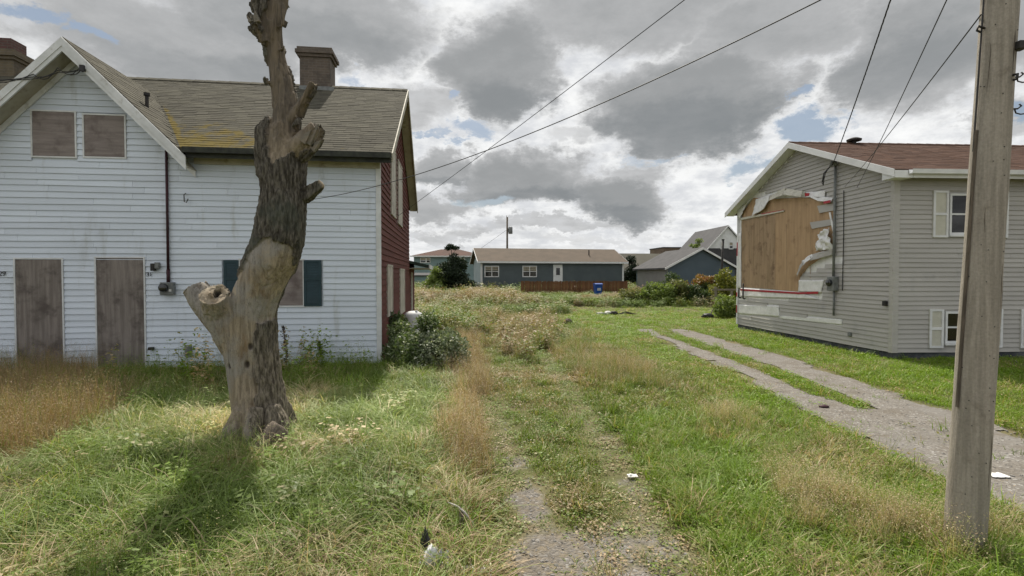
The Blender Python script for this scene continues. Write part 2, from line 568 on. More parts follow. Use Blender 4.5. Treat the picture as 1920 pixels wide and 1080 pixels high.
M['chimney_brown'] = brickmat('chimney_brown', (.145, .115, .092), (.12, .096, .078), (.16, .14, .12))
M['chimney_tan'] = brickmat('chimney_tan', (.155, .125, .08), (.13, .105, .07), (.15, .13, .10))
M['chimney_red'] = brickmat('chimney_red', (.12, .055, .05), (.095, .048, .045), (.12, .10, .09))

# ------------------------------------------------------------------ frames of the two near houses
c0 = gp(715, 690)
LH = Frame((c0.x, c0.y, 0.0), R(7.0))           # white house: origin at its right front corner
cr = gp(1672, 674)
RH = Frame((cr.x, cr.y, 0.0), R(3.3))           # grey house: origin at its left front corner
L_LEN, L_DEP, R_LEN, R_DEP = 12.2, 8.0, 12.5, 7.5

# ------------------------------------------------------------------ ground
def P2(lst):
    return [tuple(gp(x, y))[:2] for x, y in lst]


drive_left = [(1190, 617), (1300, 668), (1400, 715), (1500, 768), (1600, 820), (1700, 870), (1800, 915), (1920, 972), (2300, 1150), (3000, 1480)]
drive_right = [(1285, 618), (1400, 648), (1500, 678), (1600, 710), (1700, 742), (1800, 775), (1920, 815), (2150, 890), (2600, 1040), (3400, 1300)]
strip_px = [(1205, 610), (1240, 627), (1330, 660), (1430, 700), (1530, 742), (1625, 770), (1640, 764), (1555, 733), (1450, 690), (1350, 655), (1262, 624), (1225, 606)]
strip_w = P2(strip_px)
dl, dr = P2(drive_left), P2(drive_right)
drive_w = dl + dr[::-1]
path_w = P2([(905, 640), (1000, 690), (1080, 780), (1190, 860), (1290, 1000), (1340, 1090), (1500, 1500), (760, 1500), (900, 1080), (915, 960), (930, 880), (915, 760)])


def gravel_mask(x, y):
    """how bare the middle track is (0 to 1)"""
    g = np.zeros(np.shape(x))
    x = x + .25 * (fbm(x * 1.7, y * 1.7, 23, 3) - .5)
    for px, py, rx, ry, st in [(1060, 1040, .46, .36, 1.0), (990, 930, .24, .6, .8), (962, 870, .22, .5, .65), (1185, 920, .20, .6, .6), (1230, 1040, .4, .45, .75),
                               (1150, 830, .22, .5, .45), (1120, 1150, .6, .45, 1.0), (945, 800, .2, .5, .35), (1175, 1000, .45, .3, .5)]:
        c = gp(px, py)
        d = np.sqrt(((x - c.x) / rx) ** 2 + ((y - c.y) / ry) ** 2)
        g = np.maximum(g, st * (1 - sstep(.35, 1.35, d)))
    g = np.maximum(g, .40 * (1 - sstep(.05, .30, rut_dist(x, y))) * (1 - sstep(5.5, 8.5, y)))
    n = fbm(x * 3.1, y * 3.1, 21, 4)
    return np.clip(g * (0.55 + 1.3 * (n - .35)), 0, 1)


RUTS = [P2([(897, 600), (902, 660), (912, 720), (930, 790), (950, 850), (975, 920), (1020, 1020), (1070, 1130)]), P2([(1000, 640), (1055, 720), (1110, 800), (1160, 870), (1195, 940), (1235, 1030), (1280, 1130)])]


def rut_dist(x, y):
    d = np.full(np.shape(x), 9.0)
    for pl_ in RUTS:
        for (ax, ay), (bx, by) in zip(pl_[:-1], pl_[1:]):
            t = np.clip(((x - ax) * (bx - ax) + (y - ay) * (by - ay)) / ((bx - ax) ** 2 + (by - ay) ** 2), 0, 1)
            d = np.minimum(d, np.hypot(x - ax - t * (bx - ax), y - ay - t * (by - ay)))
    return d


xs = np.concatenate([-np.geomspace(3000, 17, 26), np.arange(-16, 16.01, .16), np.geomspace(17, 3000, 26)])
ys = np.concatenate([[-60, -30, -12, -6, -3, -1, 0, 1], np.arange(2, 15.01, .13), np.geomspace(15.2, 60, 70), np.geomspace(64, 4000, 26)])
GX, GY = np.meshgrid(xs, ys)
GZ = zt(GX, GY)
nx, ny = len(xs), len(ys)
me = bpy.data.meshes.new('ground')
idx = np.arange(nx * ny).reshape(ny, nx)
quads = np.stack([idx[:-1, :-1], idx[:-1, 1:], idx[1:, 1:], idx[1:, :-1]], -1).reshape(-1, 4)
me.from_pydata(np.stack([GX, GY, GZ], -1).reshape(-1, 3).tolist(), [], quads.tolist())
ga = me.attributes.new('gravel', 'FLOAT', 'POINT')
ga.data.foreach_set('value', gravel_mask(GX, GY).reshape(-1))
me.polygons.foreach_set('use_smooth', [True] * len(me.polygons))


def gravel_nodes(T, oc):
    v = T.n('ShaderNodeTexVoronoi', {'Vector': oc, 'Scale': 42.0, 'Randomness': 1.0})
    hs = T.n('ShaderNodeSeparateColor', {0: v.outputs['Color']})
    c = T.mix(hs.outputs[0], (.13, .12, .108), (.265, .245, .22))
    c = T.mix(T.ramp(hs.outputs[1], .86, .96), c, (.36, .35, .335))
    n = T.noise(oc, 2.2, 6, .65)
    c = T.mix(T.ramp(n.outputs[0], .42, .7, 0, .7), c, (.135, .115, .09))
    f = T.noise(oc, 120, 3, .6)
    c = T.mix(T.ramp(f.outputs[0], .3, .7, .0, .45), c, (.11, .10, .09))
    return c, v.outputs['Distance']


gm = bpy.data.materials.new('soil')
gm.use_nodes = True
T = NT(gm.node_tree)
out = T.n('ShaderNodeOutputMaterial')
oc = T.n('ShaderNodeTexCoord').outputs['Object']
n = T.noise(oc, .8, 8, .65)
f = T.noise(oc, 14, 6, .7)
soil = T.mix(T.ramp(n.outputs[0], .38, .62), (.085, .095, .034), (.15, .125, .075))
soil = T.mix(T.ramp(f.outputs[0], .42, .68, 0, .75), soil, (.14, .14, .06))
gc, gd = gravel_nodes(T, oc)
gc = T.mix(T.ramp(T.noise(oc, 9, 6, .7).outputs[0], .44, .62, 0, .75), gc, (.21, .175, .125))
ga_ = T.n('ShaderNodeAttribute', attribute_name='gravel').outputs['Fac']
gmask = T.ramp(T.math('ADD', ga_, T.math('MULTIPLY', T.math('SUBTRACT', f.outputs[0], .5), .5)), .22, .5)
c = T.mix(gmask, soil, gc)
p = T.n('ShaderNodeBsdfPrincipled', {'Base Color': c, 'Roughness': .95, 'Specular IOR Level': .15})
b = T.n('ShaderNodeBump', {'Strength': .8, 'Distance': .02, 'Height': T.math('SUBTRACT', f.outputs[0], T.math('MULTIPLY', gd, gmask))})
T.t.links.new(b.outputs[0], p.inputs['Normal'])
T.t.links.new(p.outputs[0], out.inputs[0])
ground = link('ground', me, gm)
tag(ground, 'weedy earth of the open lot with a bare gravelly track', 'ground', kind='structure')

dm = bpy.data.materials.new('driveway_gravel')
dm.use_nodes = True
T = NT(dm.node_tree)
out = T.n('ShaderNodeOutputMaterial')
oc = T.n('ShaderNodeTexCoord').outputs['Object']
gc, gd = gravel_nodes(T, oc)
nn = T.noise(oc, .9, 7, .62)
gc = T.mix(T.ramp(nn.outputs[0], .45, .68, 0, .65), gc, (.18, .17, .158))
n4 = T.noise(oc, 2.6, 7, .68)
gc = T.mix(T.ramp(n4.outputs[0], .5, .68, 0, .6), gc, (.125, .105, .08))
p = T.n('ShaderNodeBsdfPrincipled', {'Base Color': gc, 'Roughness': .92, 'Specular IOR Level': .2})
b = T.n('ShaderNodeBump', {'Strength': .7, 'Distance': .012, 'Height': gd})
T.t.links.new(b.outputs[0], p.inputs['Normal'])
T.t.links.new(p.outputs[0], out.inputs[0])


def polyline(pts, n):
    pts = np.array(pts)
    d = np.concatenate([[0], np.cumsum(np.hypot(*np.diff(pts, axis=0).T))])
    t = np.linspace(0, d[-1], n)
    return np.stack([np.interp(t, d, pts[:, 0]), np.interp(t, d, pts[:, 1])], -1)


NA, NB = 220, 48
A, B = polyline(dl, NA), polyline(dr, NA)
tt = np.linspace(0, 1, NB)[None, :, None]
DG = A[:, None] * (1 - tt) + B[:, None] * tt
ed = fbm(DG[..., 0] * 1.6, DG[..., 1] * 1.6, 31, 3)
DZ = zt(DG[..., 0], DG[..., 1]) + .014
keep = np.ones((NA, NB), bool)
e = np.minimum(tt[..., 0], 1 - tt[..., 0]) + np.zeros((NA, 1))
keep &= ~((e < .09) & (ed < .36 + (.09 - e) * 2.2))
jx = DG[..., 0] + (ed - .5) * .3
keep &= ~inpoly(jx, DG[..., 1] + (ed - .5) * .5, strip_w)
di = np.arange(NA * NB).reshape(NA, NB)
q = np.stack([di[:-1, :-1], di[:-1, 1:], di[1:, 1:], di[1:, :-1]], -1)
kq = keep[:-1, :-1] & keep[1:, 1:] & keep[:-1, 1:] & keep[1:, :-1]
me = bpy.data.meshes.new('driveway')
me.from_pydata(np.concatenate([DG, DZ[..., None]], -1).reshape(-1, 3).tolist(), [], q[kq].tolist())
bm = bmesh.new()
bm.from_mesh(me)
bmesh.ops.delete(bm, geom=[v for v in bm.verts if not v.link_faces], context='VERTS')
bmesh.ops.recalc_face_normals(bm, faces=bm.faces)
if sum(f_.normal.z for f_ in bm.faces) < 0:
    bmesh.ops.reverse_faces(bm, faces=bm.faces)
bm.to_mesh(me)
bm.free()
driveway = link('driveway', me, dm)
tag(driveway, 'grey gravel driveway of two wheel tracks beside the grey house', 'driveway', kind='structure')


# ------------------------------------------------------------------ building helpers
def subtract(iv, holes):
    out = [iv]
    for a, b in holes:
        nxt = []
        for s, e in out:
            if b <= s or a >= e:
                nxt.append((s, e))
            else:
                if a > s:
                    nxt.append((s, a))
                if b < e:
                    nxt.append((b, e))
        out = nxt
    return [(s, e) for s, e in out if e - s > .03]


def course(parent, m, axis, ivs, z0, z1, proud_b, proud_t, fixed, sgn, name='siding_board', wob=0.0):
    """one clapboard course: wedge, bottom edge proud. axis 'u': runs along u on plane v=fixed; axis 'v': along v on plane u=fixed"""
    cut_ = []
    for a, b in ivs:
        while wob and b - a > 3.4:
            c_ = a + rng.uniform(1.3, 3.2)
            cut_.append((a, c_ - .004))
            a = c_
        cut_.append((a, b))
    for a, b in cut_:
        mb = MB()
        dj_ = rng.uniform(-.003, .003) if wob else 0
        n = max(1, int((b - a) / 1.2)) if wob else 1
        vs, fs = [], []
        for k in range(n + 1):
            s = a + (b - a) * k / n
            d = dj_ + wob * mnoise.noise(Vector((s * .7, z0 * 2.3, fixed + 3.1)))
            for pr, z in ((0.0, z0 + d), (proud_b, z0 + d), (proud_t, z1 + d), (0.0, z1 + d)):
                w = fixed + sgn * pr
                vs.append((s, w, z) if axis == 'u' else (w, s, z))
        for k in range(n):
            for j in range(4):
                fs.append((k * 4 + j, k * 4 + (j + 1) % 4, k * 4 + 4 + (j + 1) % 4, k * 4 + 4 + j))
        fs += [(3, 2, 1, 0), (n * 4, n * 4 + 1, n * 4 + 2, n * 4 + 3)]
        mb.add(vs, fs)
        mb.build(name, m, parent, recalc=True)


def frame_rect(mb, axis, fixed, sgn, a0, a1, z0, z1, w, d0, d1):
    """picture-frame trim round a rectangle"""
    def bx(s0, s1, zz0, zz1):
        lo, hi = sorted((fixed + sgn * d0, fixed + sgn * d1))
        if axis == 'u':
            mb.box(s0, s1, lo, hi, zz0, zz1)
        else:
            mb.box(lo, hi, s0, s1, zz0, zz1)
    bx(a0 - w, a0, z0 - w, z1 + w)
    bx(a1, a1 + w, z0 - w, z1 + w)
    bx(a0, a1, z1, z1 + w)
    bx(a0, a1, z0 - w, z0)
    return mb


def panel(axis, fixed, sgn, a0, a1, z0, z1, d0, d1, mb=None):
    mb = mb or MB()
    lo, hi = sorted((fixed + sgn * d0, fixed + sgn * d1))
    if axis == 'u':
        mb.box(a0, a1, lo, hi, z0, z1)
    else:
        mb.box(lo, hi, a0, a1, z0, z1)
    return mb


def shingles(mb, O, eu, es, width, length, nrm_, exposure=.135, tab=.30, th=.009, clip=None, lift=.004):
    """rows of separate tabs over a roof plane: O lower corner, eu along eave, es up the slope"""
    O, eu, es, nv = Vector(O), Vector(eu).normalized(), Vector(es).normalized(), Vector(nrm_).normalized()
    rows = int(length / exposure)
    for r in range(rows + 1):
        s0 = r * exposure
        s1 = min(length, s0 + exposure * 1.12)
        x = -rng.random() * tab
        while x < width:
            w = tab * rng.uniform(.85, 1.1)
            a, b = max(0, x + .004), min(width, x + w)
            x += w
            if b - a < .03:
                continue
            if clip and not clip((a + b) / 2, (s0 + s1) / 2):
                continue
            j = rng.uniform(-.008, .008)
            h = th + rng.uniform(-.002, .005)
            p = [O + eu * a + es * (s0 + j), O + eu * b + es * (s0 + j), O + eu * b + es * s1, O + eu * a + es * s1]
            t = [p[0] + nv * h, p[1] + nv * h, p[2] + nv * lift, p[3] + nv * lift]
            mb.add(p[:2] + t, [(2, 3, 4, 5), (0, 1, 3, 2)])


# ------------------------------------------------------------------ white house
wh = thing('white_house', LH.O, 'white clapboard two storey house with boarded doors and mossy shingle roof', 'house', LH.a)
EAVE_Z, EAVE_V = 4.58, -.36
RIDGE_Z = 7.45
TANM = (RIDGE_Z - EAVE_Z) / (L_DEP / 2 - EAVE_V)
UC, ZP = -5.92, 6.62                 # cross gable: centre and peak of the roof edge
UF, ZF = -3.78, 4.46                 # right foot of its roof edge
GT = (ZP - ZF) / (UF - UC)
WALL_T = 4.52


def zmain(v):
    return EAVE_Z + (v - EAVE_V) * TANM


def zgab(u):
    return ZP - abs(u - UC) * GT


# openings on the front, measured from the photograph
def rect_u(fr, x0, y0, x1, y1):
    xm, ym = (x0 + x1) / 2, (y0 + y1) / 2
    return fr.onv(x0, ym)[0], fr.onv(x1, ym)[0], fr.onv(xm, y1)[1], fr.onv(xm, y0)[1]


W1, W2 = rect_u(LH, 62, 210, 141, 293), rect_u(LH, 159, 217, 234, 294)
D1, D2 = rect_u(LH, 32, 486, 118, 694), rect_u(LH, 183, 484, 271, 692)
SH1, WN, SH2 = rect_u(LH, 420, 488, 449, 574), rect_u(LH, 451, 488, 568, 573), rect_u(LH, 570, 488, 603, 574)
fw = MB()
fw.prism([(-L_LEN, .02, .1), (0, .02, .1), (0, .02, WALL_T), (UC + (ZP - .21 - WALL_T) / GT, .02, WALL_T), (UC, .02, ZP - .21), (UC - (ZP - .21 - WALL_T) / GT, .02, WALL_T), (-L_LEN, .02, WALL_T)], (0, .1, 0))
front = fw.build('front_wall', M['siding_white'], wh, recalc=True)
EXP = .1235
z = .12
OPEN = [W1, W2, D1, D2, (SH1[0], SH2[1], WN[2], WN[3])]
k = 0
while z < 6.3:
    z1 = z + EXP
    zm = z + EXP * .5
    if z1 < WALL_T:
        iv = (-L_LEN, -.095)
    else:
        h = (ZP - .22 - z1) / GT
        if h < .05:
            break
        iv = (UC - h, UC + h)
        if z < WALL_T:
            iv = (UC - h, UC + h)
    holes = [(o[0] - .035, o[1] + .035) for o in OPEN if o[2] - .03 < zm < o[3] + .03]
    course(front, M['siding_white'], 'u', subtract(iv, holes), z, z1 + .012, .034, .010, .02, -1, wob=.022)
    z = z1
    k += 1
MB().box(-.09, .012, -.03, .02, .12, WALL_T).build('corner_board', M['white_paint'], wh)
# boarded openings
for nm, o, mt in (('boarded_window', W1, 'ply_window'), ('boarded_window', W2, 'ply_window'), ('boarded_door', D1, 'ply_grey'), ('boarded_door', D2, 'ply_grey'), ('boarded_window', WN, 'ply_window')):
    w = panel('u', .02, -1, o[0], o[1], max(.12, o[2]), o[3], .0, .032).build(nm, M[mt], wh)
    fr = MB()
    if o is D1 or o is D2:
        for a0, a1, zz0, zz1 in ((o[0] - .032, o[0] - .004, .12, o[3] + .03), (o[1] + .004, o[1] + .032, .12, o[3] + .03), (o[0] - .004, o[1] + .004, o[3] + .004, o[3] + .03)):
            fr.box(a0, a1, -.024, .02, zz0, zz1)
    else:
        frame_rect(fr, 'u', .02, -1, o[0] - .003, o[1] + .003, o[2] - .003, o[3] + .003, .03, 0, .042)
    fr.build('trim', M['white_paint'], w)
for o in (SH1, SH2):
    s = panel('u', .02, -1, o[0], o[1], o[2], o[3], .0, .03).build('shutter', M['teal_paint'], wh)
    fr = MB()
    frame_rect(fr, 'u', .02, -1, o[0] + .05, o[1] - .05, o[2] + .05, o[3] - .05, .05, .03, .048)
    zm = (o[2] + o[3]) / 2 + .1
    fr.box(o[0] + .05, o[1] - .05, -.028, -.0105, zm - .03, zm + .03)
    fr.build('shutter_frame', M['teal_paint'], s)
    for a, b in ((o[2] + .06, zm - .04), (zm + .04, o[3] - .06)):
        zz = a
        sl = MB()
        while zz < b:
            sl.hexa([(o[0] + .05, -.011, zz), (o[0] + .05, -.024, zz), (o[0] + .05, -.013, zz + .03), (o[0] + .05, -.011, zz + .03)],
                    [(o[1] - .05, -.011, zz), (o[1] - .05, -.024, zz), (o[1] - .05, -.013, zz + .03), (o[1] - .05, -.011, zz + .03)])
            zz += .034
        sl.build('louvre', M['teal_paint'], s, recalc=True)
# small fixtures on the front
def fixture(name, px, py, w, h, d, m, label=None, parent=wh, fr=LH):
    u, zz = fr.onv(px, py, 0)
    mb = MB().box(u - w / 2, u + w / 2, -.03 - d, -.012, zz - h / 2, zz + h / 2)
    return mb.build(name, M[m], parent, bevel=min(w, h) * .12)


fixture('wall_lamp', 291, 501, .07, .15, .09, 'dark_iron')
fixture('letter_box', 298, 498, .08, .13, .07, 'metal_grey')
fixture('hose_outlet', 286, 653, .09, .06, .06, 'dark_iron')
fixture('wall_vent', 355, 657, .13, .24, .05, 'metal_grey')
u, zz = LH.onv(352, 372)
MB().tube([(u - .03, -.02, zz + .1), (u - .03, -.09, zz + .06), (u - .02, -.1, zz - .08), (u + .02, -.1, zz - .10), (u + .05, -.09, zz - .02)], .010, 6).build('iron_hook', M['dark_iron'], wh)
# cable conduit and meter
u, zt_ = LH.onv(314, 279)
_, zb = LH.onv(314, 540)
MB().tube([(u, -.045, zt_), (u, -.045, zb + .35)], .026, 8).build('conduit', M['conduit_red'], wh, True)
MB().tube([(u, -.045, zb + .38), (u, -.045, zb + .1)], .034, 8).build('conduit_sleeve', M['conduit_red'], wh, True)
mt = MB().box(u - .13, u + .13, -.13, -.012, zb - .14, zb + .12).build('electric_meter', M['metal_grey'], wh, bevel=.015)
MB().tube([(u - .04, -.13, zb + .01), (u - .04, -.19, zb + .01), (u - .04, -.205, zb + .01)], [.085, .085, .06], 20).build('meter_dial', M['glass_dark'], mt, True)
MB().box(u + .05, u + .10, -.136, -.128, zb - .07, zb - .02).build('meter_plate', M['white_paint'], mt)


def number(txt, px, py, h):
    cu = bpy.data.curves.new('house_number', 'FONT')
    cu.body = txt
    cu.size = h
    cu.extrude = .004
    cu.align_x = 'CENTER'
    o = bpy.data.objects.new('house_number', cu)
    col.objects.link(o)
    nme = bpy.data.meshes.new_from_object(o.evaluated_get(bpy.context.evaluated_depsgraph_get()))
    bpy.data.objects.remove(o)
    o = link('house_number', nme, M['dark_iron'], wh)
    uu, z_ = LH.onv(px, py)
    o.location = (uu, -.022, z_)
    o.rotation_euler = (R(90), 0, 0)


number('29', 6, 517, .13)
number('31', 281, 518, .12)
# other walls
gw = MB()
gw.prism([(-.012, 0.12, .1), (-.012, L_DEP, .1), (-.012, L_DEP, zmain(0) - .02), (-.012, L_DEP / 2, zmain(L_DEP / 2) - .10), (-.012, 0.12, zmain(0.12) - .10)], (-.1, 0, 0))
side = gw.build('side_wall', M['red_shingle'], wh, recalc=True)
RW = []
for x0, y0, x1, y1, ym0, ym1 in ((733, 284, 741, 403, 0, 0), (746, 312, 753, 420, 0, 0), (725, 500, 734, 588, 0, 0), (749, 507, 757, 584, 0, 0)):
    v0 = LH.onu(x0, 500)[0]
    v1 = LH.onu(x1, 500)[0]
    za = LH.onu((x0 + x1) / 2, y1)[1]
    zb_ = LH.onu((x0 + x1) / 2, y0)[1]
    RW.append((v0, v1, za, zb_))
z = .12
while z < RIDGE_Z - .3:
    z1 = z + .14
    zm = z + .07
    va, vb = .02, L_DEP
    if z1 > zmain(0) - .1:
        q_ = (z1 + .10 - EAVE_Z) / TANM + EAVE_V
        va, vb = max(.02, q_), min(L_DEP, L_DEP - q_)
    if vb - va < .1:
        break
    holes = [(o[0] - .06, o[1] + .06) for o in RW if o[2] - .03 < zm < o[3] + .05]
    course(side, M['red_shingle'], 'v', subtract((va, vb), holes), z, z1 + .012, .030, .006, -.012, 1, wob=.01)
    z = z1
for o in RW:
    w = panel('v', -.012, 1, o[0], o[1], o[2], o[3], 0, .035).build('boarded_window', M['pale_board'], wh)
    fr = MB()
    frame_rect(fr, 'v', -.012, 1, o[0], o[1], o[2], o[3], .05, 0, .05)
    fr.build('trim', M['pale_board'], w)
MB().box(-L_LEN, -.12, L_DEP - .1, L_DEP, .1, WALL_T).build('back_wall', M['red_shingle'], wh)
MB().prism([(-L_LEN, .13, .1), (-L_LEN, L_DEP - .11, .1), (-L_LEN, L_DEP - .11, zmain(0) - .05), (-L_LEN, L_DEP / 2, RIDGE_Z - .1), (-L_LEN, .13, zmain(0) - .05)], (.1, 0, 0)).build('side_wall', M['red_shingle'], wh, recalc=True)
# roof: base slabs plus separate shingle tabs
TH = .10
roof = MB()
nm = Vector((0, -TANM, 1)).normalized()
for ua, ub, va in ((UF + .02, .28, EAVE_V), (-L_LEN - .25, 2 * UC - UF - .02, EAVE_V), (2 * UC - UF - .02, UF + .02, .16)):
    roof.hexa([(ua, va, zmain(va) - TH), (ub, va, zmain(va) - TH), (ub, L_DEP / 2, RIDGE_Z - TH), (ua, L_DEP / 2, RIDGE_Z - TH)],
              [(ua, va, zmain(va)), (ub, va, zmain(va)), (ub, L_DEP / 2, RIDGE_Z), (ua, L_DEP / 2, RIDGE_Z)])
def uval(v_):
    return UC + (ZP - zmain(v_)) / GT


for sg in (1, -1):
    mir = (lambda q_: q_) if sg > 0 else (lambda q_: 2 * UC - q_)
    a = [(mir(UF + .02), EAVE_V, zmain(EAVE_V)), (mir(UF + .02), .16, zmain(.16)), (mir(uval(.16) - .05), .16, zmain(.16)), (mir(uval(EAVE_V) - .05), EAVE_V, zmain(EAVE_V))]
    roof.hexa([(x, y, z_ - TH) for x, y, z_ in a], a)
vb = L_DEP - EAVE_V
roof.hexa([(-L_LEN - .25, L_DEP / 2, RIDGE_Z - TH), (.28, L_DEP / 2, RIDGE_Z - TH), (.28, vb, EAVE_Z - TH), (-L_LEN - .25, vb, EAVE_Z - TH)],
          [(-L_LEN - .25, L_DEP / 2, RIDGE_Z), (.28, L_DEP / 2, RIDGE_Z), (.28, vb, EAVE_Z), (-L_LEN - .25, vb, EAVE_Z)])
# cross gable slabs
VF = -.42


def vmain(z_):
    return (z_ - EAVE_Z) / TANM + EAVE_V


for sg in (1, -1):
    uf = UC + sg * (UF - UC)
    ur = UC
    a = [(ur, VF, ZP), (uf, VF, ZF), (uf, max(VF + .02, vmain(ZF) + .02), ZF), (ur, vmain(ZP) + .05, ZP)]
    roof.hexa([(x, y, z_ - .09) for x, y, z_ in a], a)
roofo = roof.build('roof', M['roof_moss'], wh, recalc=True)
sh = MB()
sl = math.hypot(L_DEP / 2 - EAVE_V, RIDGE_Z - EAVE_Z)
es = Vector((0, L_DEP / 2 - EAVE_V, RIDGE_Z - EAVE_Z)).normalized()


def clip_r(a, s):
    u_ = -L_LEN - .25 + a
    v_ = EAVE_V + s * es.y
    return zmain(v_) > zgab(u_) - .03


shingles(sh, (-L_LEN - .25, EAVE_V, EAVE_Z), (1, 0, 0), es, L_LEN + .53, sl, nm, clip=clip_r)
gl = math.hypot(UF - UC, ZP - ZF)
ge = Vector((UC - UF, 0, ZP - ZF)).normalized()


def clip_g(a, s):
    return VF + a < vmain(ZF + s * ge.z) + .03


shingles(sh, (UF, VF, ZF), (0, 1, 0), ge, 3.8, gl, Vector((ZP - ZF, 0, UF - UC)), clip=clip_g)
ge2 = Vector((UF - UC, 0, ZP - ZF)).normalized()
shingles(sh, (2 * UC - UF, VF, ZF), (0, 1, 0), ge2, 3.8, gl, Vector((-(ZP - ZF), 0, UF - UC)), clip=clip_g)
so = sh.build('shingle_courses', M['roof_moss'], roofo)
so['kind'] = 'stuff'
rc = MB()
x = -L_LEN - .25
while x < .28:
    w = min(.3, .28 - x)
    for sg in (1, -1):
        vv = L_DEP / 2
        rc.hexa([(x, vv, RIDGE_Z + .012), (x + w * .98, vv, RIDGE_Z + .012), (x + w * .98, vv - sg * .15, RIDGE_Z + .012 - .15 * TANM), (x, vv - sg * .15, RIDGE_Z + .012 - .15 * TANM)],
                [(x, vv, RIDGE_Z + .04), (x + w * .98, vv, RIDGE_Z + .032), (x + w * .98, vv - sg * .15, RIDGE_Z + .032 - .15 * TANM), (x, vv - sg * .15, RIDGE_Z + .04 - .15 * TANM)])
    x += .3
rc.build('ridge_cap', M['roof_moss'], roofo, recalc=True)
# trim: bargeboards, soffits, frieze, gutter
for sg in (1, -1):
    uf = UC + sg * (UF + .06 - UC)
    zf = ZP - abs(uf - UC) * GT
    for wd, t0, v0, v1, nmx, mm_ in ((.17, -.012, VF - .035, VF - .002, 'bargeboard', 'white_paint'), (.10, -.18, VF - .02, VF + .012, 'bargeboard', 'white_paint')):
        a = [(UC, v0, ZP + t0), (uf, v0, zf + t0), (uf, v0, zf + t0 - wd), (UC, v0, ZP + t0 - wd)]
        b = [(x, v1, z_) for x, _, z_ in a]
        MB().hexa(a, b).build(nmx, M[mm_], wh, recalc=True)
    a = [(UC, VF + .015, ZP - .20), (uf, VF + .015, zf - .20), (uf, -.005, zf - .20), (UC, -.005, ZP - .20)]
    MB().hexa(a, [(x, y, z_ - .025) for x, y, z_ in a]).build('soffit', M['cream_trim'], wh, recalc=True)
    a = [(UC, -.045, ZP - .228), (uf, -.045, zf - .228), (uf, -.045, zf - .36), (UC, -.045, ZP - .36)]
    MB().hexa(a, [(x, -.016, z_) for x, _, z_ in a]).build('frieze_board', M['white_paint'], wh, recalc=True)
MB().box(UF + .03, .0, -.05, .018, WALL_T - .20, WALL_T - .015).build('frieze_board', M['cream_trim'], wh)
MB().box(UF + .03, .26, EAVE_V + .02, .0, WALL_T - .012, WALL_T + .012).build('soffit', M['cream_trim'], wh)
MB().box(UF + .03, .275, EAVE_V - .018, EAVE_V + .018, EAVE_Z - .2, EAVE_Z - .02).build('fascia', M['gutter_black'], wh)
g = MB()
for a, b in ((UF + .02, -1.3), (-1.3, .27)):
    pr = [(0, 0), (-.02, -.10), (-.12, -.11), (-.13, -.0), (-.12, -.0), (-.11, -.10), (-.03, -.09), (-.012, -.0)]
    g.prism([(a, EAVE_V - .02 + y, EAVE_Z - .015 + z_) for y, z_ in pr], (b - a, 0, 0))
g.build('gutter', M['gutter_black'], wh, recalc=True)
# right gable rake: soffit and boards
for sg in (1, -1):
    vc, ve = L_DEP / 2, (EAVE_V if sg > 0 else L_DEP - EAVE_V)
    a = [(.02, vc, RIDGE_Z - TH - .005), (.02, ve, EAVE_Z - TH - .005), (.27, ve, EAVE_Z - TH - .005), (.27, vc, RIDGE_Z - TH - .005)]
    MB().hexa(a, [(x, y, z_ - .02) for x, y, z_ in a]).build('soffit', M['cream_trim'], wh, recalc=True)
    a = [(.283, vc, RIDGE_Z + .005), (.283, ve, EAVE_Z + .005), (.283, ve, EAVE_Z - .19), (.283, vc, RIDGE_Z - .19)]
    MB().hexa(a, [(x + .025, y, z_) for x, y, z_ in a]).build('bargeboard', M['cream_trim'], wh, recalc=True)
# chimneys
def chimney(px0, px1, py, m, m_top=None):
    u0, z1 = LH.onv(px0, py, L_DEP / 2)
    u1, _ = LH.onv(px1, py, L_DEP / 2)
    vc = L_DEP / 2
    hw = (u1 - u0) / 2 * .86
    uc = (u0 + u1) / 2
    c = MB().box(uc - hw, uc + hw, vc - .32, vc + .32, RIDGE_Z - .5, z1 - .26).build('chimney', M[m], roofo)
    zz = z1 - .26
    for i, (g_, h) in enumerate(((.05, .08), (.10, .10), (.06, .08))):
        MB().box(uc - hw - g_, uc + hw + g_, vc - .32 - g_, vc + .32 + g_, zz + .0005 * i, zz + h - .002).build('chimney_cap', M[m_top or m], c)
        zz += h
    MB().box(uc - hw * .55, uc + hw * .5, vc - .2, vc + .2, zz, zz + .035).build('chimney_cap', M[m_top or m], c)
    return uc, hw, vc, c


uc, hw, vc, c = chimney(563, 628, 97, 'chimney_brown')
MB().box(uc - hw - .012, uc + hw + .10, vc - .36, vc - .325, zmain(vc - .36) - .02, zmain(vc - .34) + .10).build('flashing', M['metal_grey'], c)
uc, hw, vc, c = chimney(-20, 48, 100, 'chimney_tan')
zz = LH.onv(20, 100, L_DEP / 2)[1]
MB().box(uc - .32, uc + .28, vc - .25, vc + .25, zz, zz + .30).build('flue', M['chimney_red'], c)
# vent pipe on the cross gable
vp = MB()
uu = UC + 1.0
vp.tube([(uu, .5, zgab(uu) - .05), (uu, .5, zgab(uu) + .24)], .035, 10)
vp.tube([(uu, .5, zgab(uu) + .24), (uu, .5, zgab(uu) + .30)], .06, 10)
vp.build('vent_pipe', M['dark_iron'], roofo)
